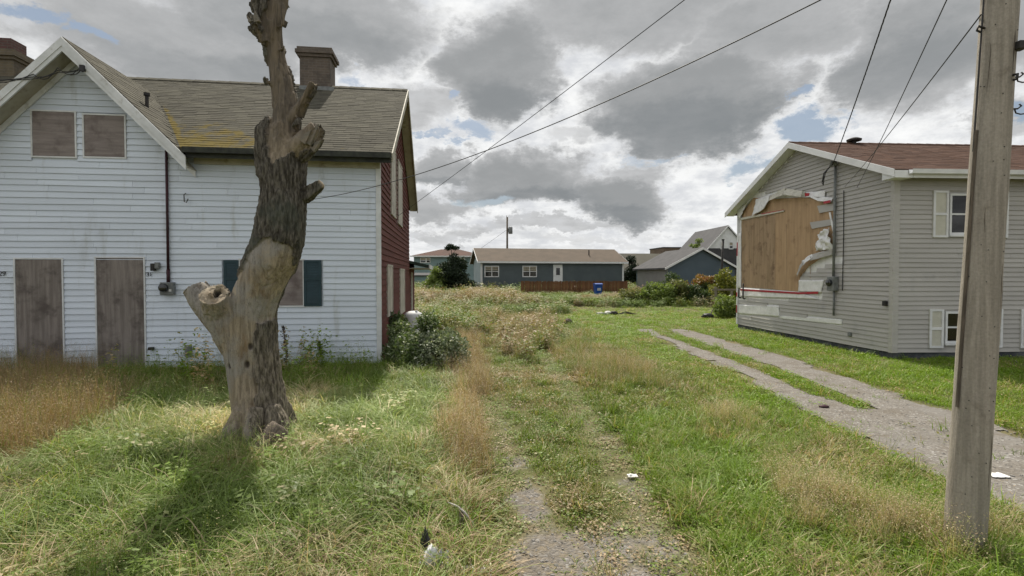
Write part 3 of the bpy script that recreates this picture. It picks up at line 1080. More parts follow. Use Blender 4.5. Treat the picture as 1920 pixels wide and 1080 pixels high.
# looped cables below the gable peak
mb = MB()
pa = (LH.onv(165, 133, -.3), LH.onv(120, 138, -.3), LH.onv(75, 150, -.3), LH.onv(-60, 152, -.3))
for off_, sag in ((0, .05), (.05, .16), (-.04, .02)):
    pts = []
    for (u1, z1), (u2, z2) in zip(pa[:-1], pa[1:]):
        for t in np.linspace(0, 1, 6):
            pts.append((u1 + (u2 - u1) * t, -.3 - VF * 0 - .16, z1 + (z2 - z1) * t + off_ - sag * math.sin(t * math.pi)))
    mb.tube(pts, .008, 5)
u1, z1 = LH.onv(166, 134, -.3)
mb.box(u1 - .04, u1 + .04, -.5, -.42, z1 - .06, z1 + .05)
mb.tube([(u1, -.45, z1), (u1 - .1, -.47, z1 - .12), (u1 - .22, -.46, z1 - .14)], .01, 5)
mb.build('service_cable', M['wire'], wh)
# back addition with its own low roof
ad = MB()
ad.box(-4, -.03, L_DEP + .01, L_DEP + 3.0, .05, 2.55)
ad.build('back_porch', M['red_shingle'], wh)
z = .12
while z < 2.4:
    course(side, M['red_shingle'], 'v', subtract((L_DEP + .03, L_DEP + 3.0), [(L_DEP + 1.0, L_DEP + 1.75)] if .6 < z < 2.1 else []), z, z + .152, .03, .006, -.03, 1)
    z += .14
pw = panel('v', -.03, 1, L_DEP + 1.05, L_DEP + 1.7, .65, 2.15, 0, .04).build('boarded_window', M['pale_board'], wh)
pr = MB()
a = [(-2.6, L_DEP - .0, 3.2), (.72, L_DEP - .0, 2.42), (.72, L_DEP + 3.4, 2.42), (-2.6, L_DEP + 3.4, 3.2)]
pr.hexa([(x, y, z_ - .1) for x, y, z_ in a], a)
pr.build('porch_roof', M['green_roof'], wh, recalc=True)
MB().box(.722, .76, L_DEP + .0, L_DEP + 3.4, 2.28, 2.44).build('porch_fascia', M['white_paint'], wh)
MB().box(-.0, .715, L_DEP + .02, L_DEP + 3.38, 2.29, 2.315).build('porch_soffit', M['pale_board'], wh)

# ------------------------------------------------------------------ grey house on the right
gh = thing('grey_house', RH.O, 'grey vinyl sided bungalow with torn gable siding showing bare plywood', 'house', RH.a)
GE_Z, GE_V, GR_Z = 4.47, -.38, 6.15
TANG = (GR_Z - GE_Z) / (R_DEP / 2 - GE_V)
GTOP = 4.38
FB = .16                                     # top of the foundation


def zg(v):
    return GE_Z + (v - GE_V) * TANG


GU = lambda px, py: RH.onu(px, py, 0.0)
end = MB().prism([(.02, .02, FB), (.02, R_DEP, FB), (.02, R_DEP, zg(0) - .12), (.02, R_DEP / 2, GR_Z - .14), (.02, .02, zg(0) - .12)], (.12, 0, 0)).build('end_wall', M['wrap_white'], gh, recalc=True)
frontg = MB().box(.14, R_LEN, .02, .14, FB, GTOP).build('front_wall', M['siding_grey'], gh)
MB().box(.14, R_LEN, R_DEP - .12, R_DEP, FB, GTOP).build('back_wall', M['siding_grey'], gh)
MB().prism([(R_LEN + .002, 0.02, FB), (R_LEN + .002, R_DEP, FB), (R_LEN + .002, R_DEP, zg(0) - .12), (R_LEN + .002, R_DEP / 2, GR_Z - .14), (R_LEN + .002, .02, zg(0) - .12)], (.1, 0, 0)).build('end_wall', M['siding_grey'], gh, recalc=True)
fo = MB()
fo.box(.03, R_LEN + .08, .03, .25, -.3, FB + .0).box(.03, .25, .25, R_DEP - .01, -.3, FB + .0)
fo.build('foundation', M['foundation'], gh)
# end wall courses, torn away in places
torn = [GU(*p) for p in [(1381, 372), (1420, 362), (1470, 358), (1555, 362), (1566, 380), (1566, 480), (1545, 500), (1500, 516), (1498, 526), (1546, 526), (1540, 562), (1381, 562)]]
slit1 = [GU(*p) for p in [(1381, 569), (1460, 572), (1463, 589), (1580, 598), (1580, 609), (1463, 597), (1381, 589)]]
slit2 = [GU(*p) for p in [(1503, 510), (1512, 486), (1580, 480), (1580, 494), (1536, 496), (1535, 509)]]


def holes_at(poly, zz):
    xs_ = []
    for i in range(len(poly)):
        (a, za), (b, zb_) = poly[i - 1], poly[i]
        if (za > zz) != (zb_ > zz):
            xs_.append(a + (b - a) * (zz - za) / (zb_ - za))
    xs_.sort()
    return [(xs_[i], xs_[i + 1]) for i in range(0, len(xs_) - 1, 2)]


GEXP = .1145
z = FB
while z < GR_Z - .2:
    z1 = z + GEXP
    va, vb = .085, R_DEP - .075
    if z1 > zg(0) - .14:
        q_ = (z1 + .14 - GE_Z) / TANG + GE_V
        va, vb = max(va, q_), min(vb, R_DEP - q_)
    if vb - va < .12:
        break
    hs = []
    for pl_ in (torn, slit1, slit2):
        hs += [(a + rng.uniform(-.05, .12), b + rng.uniform(-.12, .05)) for a, b in holes_at(pl_, (z + z1) / 2)]
    course(end, M['siding_grey'], 'v', subtract((va, vb), hs), z, z1 + .012, .036, .010, .02, -1, wob=.016)
    z = z1
cb = MB()
cb.box(-.03, .02, -.03, .08, FB, zg(0) - .13)
cb.box(.02, .12, -.03, .018, FB, GTOP)
cb.build('corner_board', M['siding_grey'], gh)
MB().box(-.03, .02, R_DEP - .07, R_DEP + .02, FB, zg(0) - .13).build('corner_board', M['trim_white'], gh)


def wallpoly(pts, o0, o1, m, name, parent=end):
    P = [GU(*p) for p in pts]
    return MB().prism([(.02 - o0, v_, z_) for v_, z_ in P], (-(o1 - o0), 0, 0)).build(name, M[m], parent, recalc=True)


wallpoly([(1390, 415), (1453, 402), (1453, 543), (1390, 538)], .003, .018, 'plywood_dark', 'plywood_sheet')
wallpoly([(1453.6, 373), (1500, 370), (1562, 374), (1563, 470), (1545, 480), (1515, 500), (1500, 520), (1497, 547), (1453.6, 543.5)], .003, .020, 'plywood', 'plywood_sheet')
wallpoly([(1392, 398), (1413, 371), (1453, 371), (1453, 401.4), (1390, 414.4)], .003, .016, 'plywood', 'plywood_sheet')
for x in (1412, 1474, 1519):
    wallpoly([(x, 420), (x + .7, 420), (x + .7, 535), (x, 533)], .0185, .0225, 'plywood_dark', 'plywood_joint')


def sheet(c00, c10, c11, c01, offs, m, name, nu=14, nv=8, amp=.03, th=.004, parent=end, freq=5.0, edge=.0):
    """crumpled sheet between four wall pixels with an outward offset at each corner"""
    cs = [GU(*c_) for c_ in (c00, c10, c11, c01)]
    V = []
    sd_ = rng.random() * 50
    for j in range(nv + 1):
        for i in range(nu + 1):
            s, t = i / nu, j / nv
            w = ((1 - s) * (1 - t), s * (1 - t), s * t, (1 - s) * t)
            v_ = sum(a * b[0] for a, b in zip(w, cs))
            z_ = sum(a * b[1] for a, b in zip(w, cs))
            o_ = sum(a * b for a, b in zip(w, offs))
            nz = mnoise.noise(Vector((v_ * freq, z_ * freq, sd_))) + .5 * mnoise.noise(Vector((v_ * freq * 2.3, z_ * freq * 2.3, sd_)))
            e_ = edge * mnoise.noise(Vector((s * 6, t * 6, sd_ + 9)))
            V.append((.02 - max(.022, o_ + amp * (nz + .6)), v_ + e_, z_ + e_))
    n_ = nu + 1
    mb = MB()
    V2 = [(x + th, y, z_) for x, y, z_ in V]
    F = []
    for j in range(nv):
        for i in range(nu):
            a = j * n_ + i
            F.append((a, a + 1, a + 1 + n_, a + n_))
    k_ = len(V)
    F2 = [tuple(reversed([i + k_ for i in f_])) for f_ in F]
    rim = []
    bord = [(i, i + 1) for i in range(nu)] + [(j * n_ + nu, (j + 1) * n_ + nu) for j in range(nv)] + [(nv * n_ + i + 1, nv * n_ + i) for i in range(nu - 1, -1, -1)] + [((j + 1) * n_, j * n_) for j in range(nv - 1, -1, -1)]
    for a, b in bord:
        rim.append((b, a, a + k_, b + k_))
    mb.add(V + V2, F + F2 + rim)
    return mb.build(name, M[m], parent, smooth=True)


sheet((1384, 394), (1413, 370), (1404, 384), (1388, 413), (.03, .05, .10, .05), 'wrap_white', 'house_wrap_flap', amp=.04)
sheet((1420, 374), (1449, 364), (1440, 391), (1415, 405), (.03, .05, .12, .09), 'wrap_white', 'house_wrap_flap', amp=.05)
sheet((1448, 366), (1480, 352), (1482, 365), (1450, 377), (.06, .10, .24, .16), 'wrap_cream', 'peeled_siding', amp=.05, edge=.03)
sheet((1478, 353), (1512, 358), (1515, 370), (1480, 365), (.08, .10, .20, .24), 'wrap_cream', 'peeled_siding', amp=.05, edge=.03)
sheet((1512, 361), (1550, 357), (1549, 370), (1517, 369), (.04, .03, .06, .10), 'wrap_white', 'house_wrap_flap', amp=.03)
sheet((1516, 366), (1566, 371), (1564, 379), (1540, 377), (.06, .06, .10, .12), 'wrap_white', 'house_wrap_flap', amp=.03)
wallpoly([(1515, 362), (1524, 362), (1522, 367), (1515, 368)], .11, .118, 'tape_red', 'red_tape')
wallpoly([(1551, 378), (1565, 375), (1564, 380), (1552, 382)], .13, .138, 'tape_red', 'red_tape')
sheet((1538, 440), (1560, 426), (1567, 468), (1532, 471), (.04, .08, .06, .05), 'wrap_white', 'house_wrap_flap', nu=18, nv=18, amp=.09, freq=7, edge=.05)
sheet((1524, 478), (1566, 466), (1564, 478), (1530, 489), (.10, .04, .05, .16), 'siding_grey', 'peeled_siding', amp=.04)
sheet((1511, 489), (1528, 476), (1532, 484), (1515, 498), (.12, .10, .16, .18), 'wrap_white', 'peeled_siding', amp=.04)
sheet((1497, 514), (1512, 488), (1516, 494), (1500, 519), (.06, .14, .18, .10), 'siding_grey', 'peeled_siding', amp=.03)
sheet((1389, 540), (1498, 547), (1536, 561), (1389, 556), (.026, .026, .03, .03), 'wrap_white', 'house_wrap_strip', nu=30, amp=.012)
sheet((1500, 525), (1546, 525), (1541, 549), (1497, 547), (.03, .03, .03, .03), 'wrap_white', 'house_wrap_patch', amp=.02)
sheet((1383, 438), (1390.5, 436), (1390.5, 543), (1383, 540), (.03, .03, .03, .03), 'wrap_white', 'house_wrap_strip', nu=3, nv=20, amp=.012)
wallpoly([(1390, 541.5), (1500, 548), (1536, 546.5), (1536, 551), (1500, 551.5), (1390, 545)], .052, .056, 'tape_red', 'red_tape')
sheet((1384, 571), (1461, 573), (1462, 594), (1384, 588), (.026, .026, .026, .026), 'wrap_white', 'house_wrap_strip', nu=16, amp=.008)
sheet((1462, 591), (1579, 599), (1579, 608.5), (1462, 597), (.026, .026, .026, .026), 'wrap_white', 'house_wrap_strip', nu=16, amp=.008)
wallpoly([(1388, 409), (1470, 393.5), (1472, 396.5), (1389, 413)], .022, .06, 'wrap_cream', 'lath')
wallpoly([(1430, 400.5), (1472, 393), (1472, 394), (1430, 402)], .061, .064, 'tape_red', 'red_tape')
for q4 in ([(1534, 386), (1568, 381), (1568, 394), (1538, 399.5)], [(1520, 417), (1561, 411), (1562, 422), (1524, 429)]):
    wallpoly(q4, .024, .05, 'siding_grey', 'torn_siding_strip')
wallpoly([(1556, 398), (1559, 398), (1568, 440), (1564, 438)], .04, .055, 'wrap_white', 'torn_trim')
for y0, y1 in ((455, 480), (548, 556), (572, 586)):
    v_, za = GU(1381.5, y1)
    _, zb_ = GU(1381.5, y0)
    MB().box(-.036, -.031, R_DEP - .055, R_DEP + .012, za, zb_).build('red_tape', M['tape_red'], end)
# small black pipes at the far end
for x, y0, y1 in ((1390, 540, 558), (1398, 531, 560)):
    v_, za = GU(x, y1)
    _, zb_ = GU(x, y0)
    MB().tube([(-.10, v_, zb_), (-.10, v_, za + .03), (-.07, v_, za), (-.015, v_, za)], .028, 8).build('drain_pipe', M['dark_iron'], gh, True)
# service mast and meter on the end wall
v_, zt1 = GU(1571, 310)
_, zm1 = GU(1567, 532)
vm = GU(1567, 532)[0]
MB().tube([(-.07, v_, zt1), (-.07, (v_ + vm) / 2, (zt1 + zm1) / 2), (-.07, vm, zm1 + .15)], .034, 10).build('service_mast', M['metal_grey'], gh, True)
_, zl = GU(1568, 592)
MB().tube([(-.05, vm, zm1 - .15), (-.05, vm, zl)], .026, 8).build('conduit', M['metal_grey'], gh, True)
MB().tube([(-.07, v_, zt1 - .02), (-.08, v_, zt1 + .08), (-.16, v_, zt1 + .08), (-.2, v_, zt1 - .02)], [.05, .055, .05, .04], 10).build('weatherhead', M['metal_grey'], gh, True)
mb = MB()
for a in (-.02, .03, .07):
    mb.tube([(-.18, v_, zt1 + .02), (-.26, v_ + .14 + a, zt1 - .18), (-.24, v_ + .24 + a, zt1 - .36 - a), (-.2, v_ + .30, zt1 - .50)], .010, 5)
mb.build('drip_loop', M['wire'], gh)
mt = MB().box(-.17, -.016, vm - .14, vm + .14, zm1 - .2, zm1 + .2).build('electric_meter', M['metal_grey'], gh, bevel=.02)
MB().tube([(-.17, vm, zm1 + .03), (-.24, vm, zm1 + .03), (-.255, vm, zm1 + .03)], [.095, .095, .06], 20).build('meter_dial', M['glass_dark'], mt, True)
v2, z2 = GU(1584, 357)
_, z3 = GU(1583, 545)
MB().tube([(-.03, v2, z2), (-.03, v2 - .02, (z2 + z3) / 2), (-.03, v2, z3)], .011, 6).build('phone_cable', M['wire'], gh)
v2, z2 = GU(1663, 569)
MB().box(-.09, -.012, v2 - .05, v2 + .05, z2 - .06, z2 + .06).build('hose_tap', M['dark_iron'], gh, bevel=.01)
v2, z2 = GU(1595, 627)
MB().box(-.05, -.012, v2 - .06, v2 + .06, z2 - .05, z2 + .05).build('wall_outlet', M['metal_grey'], gh, bevel=.01)
# front windows with shutters
GF = lambda px, py: RH.onv(px, py, 0.0)
WINS = []
for sx0, sx1, wx0, wx1, s2a, s2b, y0, y1, wy0, wy1, kind in ((1748, 1776, 1779, 1859, 1862, 1888, 357, 446, 363, 440, 'up'), (1745, 1771, 1775, 1852, 1856, 1882, 579, 653, 584, 643, 'low'),
                                                            (1917, 1943, 1947, 2024, 2028, 2054, 579, 653, 584, 643, 'low'), (1990, 2016, 2020, 2100, 2104, 2130, 357, 446, 363, 440, 'up')):
    u0, u1 = GF(sx0, 400)[0], GF(sx1, 400)[0]
    w0, w1 = GF(wx0, 400)[0], GF(wx1, 400)[0]
    t0, t1 = GF(s2a, 400)[0], GF(s2b, 400)[0]
    za, zb_ = GF(sx0, y1)[1], GF(sx0, y0)[1]
    wa, wb = GF(wx0, wy1)[1], GF(wx0, wy0)[1]
    WINS.append((u0, t1, za, zb_))
    win = MB()
    frame_rect(win, 'u', .02, -1, w0 + .05, w1 - .05, wa + .05, wb - .05, .05, 0, .055)
    zm = (wa + wb) / 2
    win.box(w0 + .05, w1 - .05, -.025, .018, zm - .02, zm + .02)
    win.box((w0 + w1) / 2 - .02, (w0 + w1) / 2 + .02, -.028, .018, wa + .05, zm - .0205)
    win.box((w0 + w1) / 2 - .02, (w0 + w1) / 2 + .02, -.028, .018, zm + .0205, wb - .05)
    wo = win.build('window', M['trim_white'], gh)
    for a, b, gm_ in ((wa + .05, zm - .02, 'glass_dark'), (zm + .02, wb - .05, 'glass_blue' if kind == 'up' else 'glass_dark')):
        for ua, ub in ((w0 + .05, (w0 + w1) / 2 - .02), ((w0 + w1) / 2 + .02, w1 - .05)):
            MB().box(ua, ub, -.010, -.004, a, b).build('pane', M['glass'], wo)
            MB().box(ua, ub, .010, .016, a, b).build('blind', M['blind_blue' if gm_ == 'glass_blue' else 'room_dark'], wo)  # backing panels: blue paints the reflected sky, dark the unlit room
    cu = MB()
    if kind == 'up':
        cu.prism([(w0 + .06, .002, wa + .06), (w0 + .24, .002, wa + .06), (w0 + .13, .002, zm - .10), (w0 + .06, .002, zm - .04)], (0, .005, 0))
    else:
        cu.box(w0 + .08, w0 + .3, .002, .007, wa + .07, zm - .06).box(w0 + .08, w0 + .3, .002, .007, zm + .08, wb - .14)
    cu.build('curtain', M['curtain' if kind == 'up' else 'curtain_gold'], wo)
    MB().box(w0 - .02, w1 + .02, -.075, -.0, wa - .05, wa - .002).build('window_sill', M['trim_white'], wo)
    for a, b in ((u0, u1), (t0, t1)):
        s = panel('u', .02, -1, a, b, za, zb_, 0, .045).build('shutter', M['shutter_cream'], gh)
        fr = MB()
        frame_rect(fr, 'u', .02, -1, a + .05, b - .05, za + .06, zb_ - .06, .05, .045, .065)
        fr.box(a + .05, b - .05, -.045, -.0255, (za + zb_) / 2 - .03, (za + zb_) / 2 + .03)
        fr.build('shutter_frame', M['trim_white'], s)
z = FB
while z < GTOP - .02:
    z1 = min(z + GEXP, GTOP - .02)
    hs = [(a - .0, b + .0) for a, b, za, zb_ in WINS if za - .03 < (z + z1) / 2 < zb_ + .03]
    course(frontg, M['siding_grey'], 'u', subtract((.125, R_LEN), hs), z, z1 + .01, .036, .010, .02, -1, wob=.016)
    z = z1
# roof
rf = MB()
OV = -.32
for sg in (1, -1):
    ve = GE_V if sg > 0 else R_DEP - GE_V
    a = [(OV, ve, GE_Z), (R_LEN + .4, ve, GE_Z), (R_LEN + .4, R_DEP / 2, GR_Z), (OV, R_DEP / 2, GR_Z)]
    rf.hexa([(x, y, z_ - .1) for x, y, z_ in a], a)
groof = rf.build('roof', M['roof_brown'], gh, recalc=True)
sh = MB()
es = Vector((0, R_DEP / 2 - GE_V, GR_Z - GE_Z))
shingles(sh, (OV, GE_V, GE_Z), (1, 0, 0), es, R_LEN - OV + .4, es.length, Vector((0, -TANG, 1)), tab=.32)
so = sh.build('shingle_courses', M['roof_brown'], groof)
so['kind'] = 'stuff'
rc = MB()
x = OV
while x < R_LEN:
    for sg in (1, -1):
        vv = R_DEP / 2
        rc.hexa([(x, vv, GR_Z + .01), (x + .31, vv, GR_Z + .01), (x + .31, vv - sg * .15, GR_Z + .01 - .15 * TANG), (x, vv - sg * .15, GR_Z + .01 - .15 * TANG)],
                [(x, vv, GR_Z + .038), (x + .31, vv, GR_Z + .03), (x + .31, vv - sg * .15, GR_Z + .03 - .15 * TANG), (x, vv - sg * .15, GR_Z + .038 - .15 * TANG)])
    x += .32
rc.build('ridge_cap', M['roof_brown'], groof, recalc=True)
for sg in (1, -1):
    vc, ve = R_DEP / 2, (GE_V if sg > 0 else R_DEP - GE_V)
    a = [(OV - .004, vc, GR_Z + .005), (OV - .004, ve, GE_Z + .005), (OV - .004, ve, GE_Z - .17), (OV - .004, vc, GR_Z - .17)]
    MB().hexa(a, [(x - .025, y, z_) for x, y, z_ in a]).build('bargeboard', M['trim_white'], gh, recalc=True)
    a = [(OV + .0, vc, GR_Z - .105), (OV + .0, ve, GE_Z - .105), (.018, ve, GE_Z - .105), (.018, vc, GR_Z - .105)]
    MB().hexa(a, [(x, y, z_ - .02) for x, y, z_ in a]).build('soffit', M['trim_white'], gh, recalc=True)
MB().box(.13, R_LEN + .4, GE_V + .02, -.0, GTOP - .022, GTOP - .002).build('soffit', M['cream_trim'], gh)
MB().prism([(OV, GE_V - .01, GE_Z - .19), (OV, GE_V - .01, GE_Z - .02), (OV, .0, GE_Z - .02), (OV, .0, GE_Z - .19)], (.44, 0, 0)).build('eave_return', M['trim_white'], gh, recalc=True)
MB().box(.125, R_LEN + .4, GE_V - .012, GE_V + .014, GE_Z - .19, GE_Z - .015).build('fascia', M['trim_white'], gh)
pr = [(0, 0), (-.02, -.10), (-.11, -.10), (-.125, .0), (-.115, .0), (-.10, -.09), (-.03, -.09), (-.012, 0)]
MB().prism([(.0, GE_V - .016 + y, GE_Z - .01 + z_) for y, z_ in pr], (R_LEN + .4, 0, 0)).build('gutter', M['trim_white'], gh, recalc=True)
u1, z1 = RH.onv(1597, 268, R_DEP / 2)
vc = MB()
vc.tube([(u1, R_DEP / 2 - .1, GR_Z - .15), (u1, R_DEP / 2 - .1, GR_Z + .05)], .06, 10)
vc.tube([(u1, R_DEP / 2 - .1, GR_Z + .05), (u1, R_DEP / 2 - .1, GR_Z + .10), (u1, R_DEP / 2 - .1, GR_Z + .15)], [.20, .21, .10], 14)
vc.build('roof_vent', M['dark_iron'], groof)

# ------------------------------------------------------------------ utility pole and wires
pb = gp(1807, 1030)
pt = at(1875, 0, pb.y + .02)
pdir = (pt - pb) / (pt.z)
up = thing('utility_pole', pb, 'weathered grey wooden utility pole standing in the verge by the driveway', 'pole')


def polept(z_):
    return pb + pdir * z_


mb = MB()
N = 40
pts = [polept(z_) - pb for z_ in np.linspace(-.2, 8.6, N)]
mb.tube(pts, [.122 - .0042 * z_ + .0015 * math.sin(z_ * 5.1) for z_ in np.linspace(-.2, 8.6, N)], 28)
mb.build('pole_shaft', M['pole_wood'], up, True)


def pole_r(z_):
    return .122 - .0042 * z_


# checks (long vertical cracks), ground wire moulding, hardware
mb = MB()
for i in range(11):
    a = rng.uniform(math.pi * 1.02, math.pi * 1.98)
    z0 = rng.uniform(.2, 4.2)
    ln_ = rng.uniform(.15, .45)
    pts = []
    for t in np.linspace(0, 1, 5):
        z_ = z0 + ln_ * t
        p = polept(z_) - pb
        r_ = pole_r(z_) + .0005
        aa = a + .03 * math.sin(t * 4 + i)
        pts.append(p + Vector((math.cos(aa) * r_, math.sin(aa) * r_, 0)))
    mb.tube(pts, [.0005, .0014, .0018, .0014, .0005], 5)
mb.build('wood_crack', M['bark_slab'], up)['kind'] = 'stuff'
mb = MB()
pts = []
for z_ in np.linspace(1.05, 3.05, 10):
    p = polept(z_) - pb
    a = math.pi * 1.02
    pts.append(p + Vector((math.cos(a) * (pole_r(z_) + .006), math.sin(a) * (pole_r(z_) + .006), 0)))
mb.tube(pts, .012, 6)
mb.build('ground_wire_cover', M['bark_slab'], up)
mb = MB()
pts = []
for z_ in np.linspace(2.9, 8.2, 10):
    p = polept(z_) - pb
    a = math.pi * 1.0
    pts.append(p + Vector((math.cos(a) * (pole_r(z_) + .012), math.sin(a) * (pole_r(z_) + .012), 0)))
mb.tube(pts, .006, 5)
mb.build('ground_wire', M['wire'], up)


def on_pole(px, py, ang):
    z_ = at(px, py, pb.y - .14).z
    p = polept(z_) - pb
    return p + Vector((math.cos(ang) * pole_r(z_), math.sin(ang) * pole_r(z_), 0)), Vector((math.cos(ang), math.sin(ang), 0))


p, d = on_pole(1901, 80, R(-55))
b = MB()
b.box(p.x - .028, p.x + .028, p.y - .05, p.y + .01, p.z - .028, p.z + .03)
b.tube([p + Vector((0, -.03, 0)), p + Vector((.04, -.06, .01))], .014, 8)
b.build('clamp_block', M['dark_iron'], up, bevel=.006)
p, d = on_pole(1889, 140, R(-70))
MB().tube([p + Vector((0, 0, .02)), p + Vector((0, -.03, .015)), p + Vector((-.005, -.03, -.02)), p + Vector((-.012, -.012, -.02))], .009, 7).build('hook', M['dark_iron'], up, True)
p, d = on_pole(1842, 33, R(185))
MB().tube([p, p + d * .05 + Vector((0, 0, .012)), p + d * .06 + Vector((0, 0, -.02)), p + d * .03 + Vector((0, 0, -.03))], .008, 7).build('hook', M['dark_iron'], up, True)
for py in (130, 192):
    p, d = on_pole(1906, py, R(-8))
    MB().tube([p - d * .02, p + d * .05, p + d * .075 + Vector((0, 0, .02)), p + d * .06 + Vector((0, 0, .032))], .006, 7).build('hook', M['dark_iron'], up, True)
    MB().tube([p + d * .03, p + d * .04 + Vector((0, 0, -.03)), p + d * .07 + Vector((0, 0, -.04)), p + d * .12 + Vector((0, 0, -.035))], .005, 7).build('hook', M['dark_iron'], up, True)
mb = MB()
for i in range(40):
    a = rng.uniform(math.pi, 2 * math.pi)
    z_ = rng.uniform(.3, 4.0)
    p = polept(z_) - pb + Vector((math.cos(a), math.sin(a), 0)) * pole_r(z_)
    q_ = p + Vector((math.cos(a), math.sin(a), 0)) * .004
    mb.tube([p, q_], .004, 5)
mb.build('nail', M['dark_iron'], up)['kind'] = 'stuff'


def wire(a, b, sag, r_, label, twisted=False):
    a, b = Vector(a), Vector(b)
    n_ = 60
    pts = []
    for t in np.linspace(0, 1, n_):
        p = a.lerp(b, t)
        p.z -= sag * 4 * t * (1 - t)
        pts.append(p - a)
    o = thing('overhead_wire', a, label, 'wire', group='overhead wires')
    if not twisted:
        MB().tube(pts, r_, 6).build('cable', M['wire'], o, True)
    else:
        for ph in (0, math.pi * 2 / 3, math.pi * 4 / 3):
            L_ = (b - a).length
            q_ = []
            m_ = 260
            for i in range(m_):
                t = i / (m_ - 1)
                p = a.lerp(b, t) - a
                p.z -= sag * 4 * t * (1 - t)
                w = t * L_ * 2 * math.pi / .55 + ph
                q_.append(p + Vector((math.cos(w), 0, math.sin(w))) * r_ * 1.1)
            MB().tube(q_, r_, 5).build('cable', M['wire'], o, True)
    return o


ra, rb = 5.9, 4.75
pA = LH.world(.05, *LH.onu(752, 400))
pB = LH.world(*[LH.onv(560, 378)[0], -.05, LH.onv(560, 378)[1]])
wire(polept(5.80), LH.world(.02, *LH.onu(745, 405)), .05, .006, 'thin wire from the pole down to the red side wall')
wire(polept(4.66), pB, .39, .006, 'sagging wire crossing the white front wall behind the dead tree')
v_, zt1 = GU(1571, 312)
wire(polept(6.5) + Vector((-.08, .05, 0)), RH.world(-.16, v_, zt1 + .02), .12, .006, 'twisted service wire to the mast of the grey house', True)
v_, z2 = GU(1608, 352)
wire(polept(4.62) + Vector((-.1, .05, 0)), RH.world(-.02, v_, z2), .06, .0055, 'straight wire ending low on the grey gable wall')
v_, z2 = GU(1585, 350)
wire(polept(3.88) + Vector((-.13, 0, 0)), RH.world(-.02, v_, z2), .05, .005, 'thin wire from the hook on the near pole to the grey gable')

# ------------------------------------------------------------------ dead tree
TY = 6.25
tb = gp(487, 838)
tree = thing('dead_tree', (at(487, 700, TY).x, TY, 0), 'dead leaning tree with sawn off limbs and half stripped bark', 'tree')
TO = Vector((tree.location.x, TY, 0))
prof = [(870, 412, 556), (845, 416, 551), (825, 421, 546), (800, 424, 540), (760, 416, 532), (720, 411, 525), (690, 408, 521), (650, 399, 516), (620, 396, 513), (595, 402, 514), (570, 412, 520), (545, 424, 530), (520, 437, 543),
        (500, 447, 556), (480, 455, 563), (450, 468, 571), (420, 476, 573), (390, 481, 575), (360, 486, 573), (330, 482, 574), (300, 484, 574), (275, 486, 570), (250, 487, 563), (230, 500, 561), (205, 507, 558),
        (180, 505, 553), (150, 499, 547), (125, 496, 540), (100, 493, 533), (80, 490, 529), (60, 485, 528), (40, 482, 528)]


def tpx(px, py, dy=0.0):
    return at(px, py, TY + dy) - TO


def ringtube(rows, n=40):
    """rows of (centre, rx, ry)"""
    vs, fs = [], []
    for c_, rx, ry in rows:
        for k_ in range(n):
            a = 2 * math.pi * k_ / n
            vs.append((c_.x + rx * math.cos(a), c_.y + ry * math.sin(a), c_.z))
    for i in range(len(rows) - 1):
        for k_ in range(n):
            k2 = (k_ + 1) % n
            fs.append((i * n + k_, i * n + k2, (i + 1) * n + k2, (i + 1) * n + k_))
    fs.append(tuple(range(n - 1, -1, -1)))
    m_ = (len(rows) - 1) * n
    fs.append(tuple(range(m_, m_ + n)))
    return vs, fs


def limb(mb, pts, rad, n=16, ragged=0.0):
    mb.tube(pts, rad, n)


tm = MB()
rows = []
for y, xl, xr in prof:
    xl += 10 if y > 225 else 2
    c_ = tpx((xl + xr) / 2, y)
    rx = (tpx(xr, y).x - tpx(xl, y).x) / 2
    c_.y += .05 * math.sin(c_.z * 1.7)
    rx *= .92
    rows.append((c_, rx, rx * .95))
rows[0] = (Vector((rows[0][0].x, 0, -.12)), rows[0][1], rows[0][2])
tm.add(*ringtube(rows))
# root flare lobes
for ang, ln_, r_ in ((-2.2, .42, .13), (-.5, .40, .13), (.9, .38, .12), (2.6, .40, .12), (-1.35, .40, .11)):
    d = Vector((math.cos(ang), math.sin(ang), 0))
    b_ = Vector((rows[3][0].x, 0, 0))
    tm.tube([b_ + d * .22 + Vector((0, 0, .42)), b_ + d * .32 + Vector((0, 0, .16)), b_ + d * ln_ + Vector((0, 0, -.06))], [.10, r_, .09], 14)
# sawn lower left limb: two cut ends
tm.tube([tpx(448, 650), tpx(425, 615, -.08), tpx(408, 585, -.16), tpx(399, 553, -.34)], [.22, .20, .18, .155], 20)
tm.tube([tpx(430, 625), tpx(400, 592, .02), tpx(375, 560, .04), tpx(362, 538, .05)], [.18, .165, .155, .15], 20)
# right hand stubs
tm.tube([tpx(545, 372), tpx(572, 366, -.03), tpx(590, 356, -.05), tpx(604, 346, -.06)], [.11, .075, .055, .045], 14)
tm.tube([tpx(540, 292, -.05), tpx(562, 272, -.12), tpx(582, 252, -.16), tpx(594, 238, -.18)], [.15, .12, .10, .085], 16)
tm.tube([tpx(548, 296, -.05), tpx(570, 284, -.12), tpx(592, 268, -.16), tpx(600, 258, -.16)], [.11, .08, .055, .03], 12)
tm.tube([tpx(592, 262, -.17), tpx(599, 243, -.19), tpx(601, 232, -.2)], [.05, .035, .008], 10)
tm.tube([tpx(540, 235, -.02), tpx(556, 210, -.05), tpx(572, 182, -.08), tpx(584, 160, -.10), tpx(587, 154, -.10)], [.10, .072, .06, .058, .05], 14)
tm.tube([tpx(556, 262, -.05), tpx(558, 240, -.1), tpx(557, 215, -.1)], [.03, .025, .015], 8)
# left bark bulges
tm.tube([tpx(500, 330), tpx(497, 285, -.05), tpx(498, 245, -.05), tpx(507, 222, -.03)], [.09, .10, .085, .03], 16)
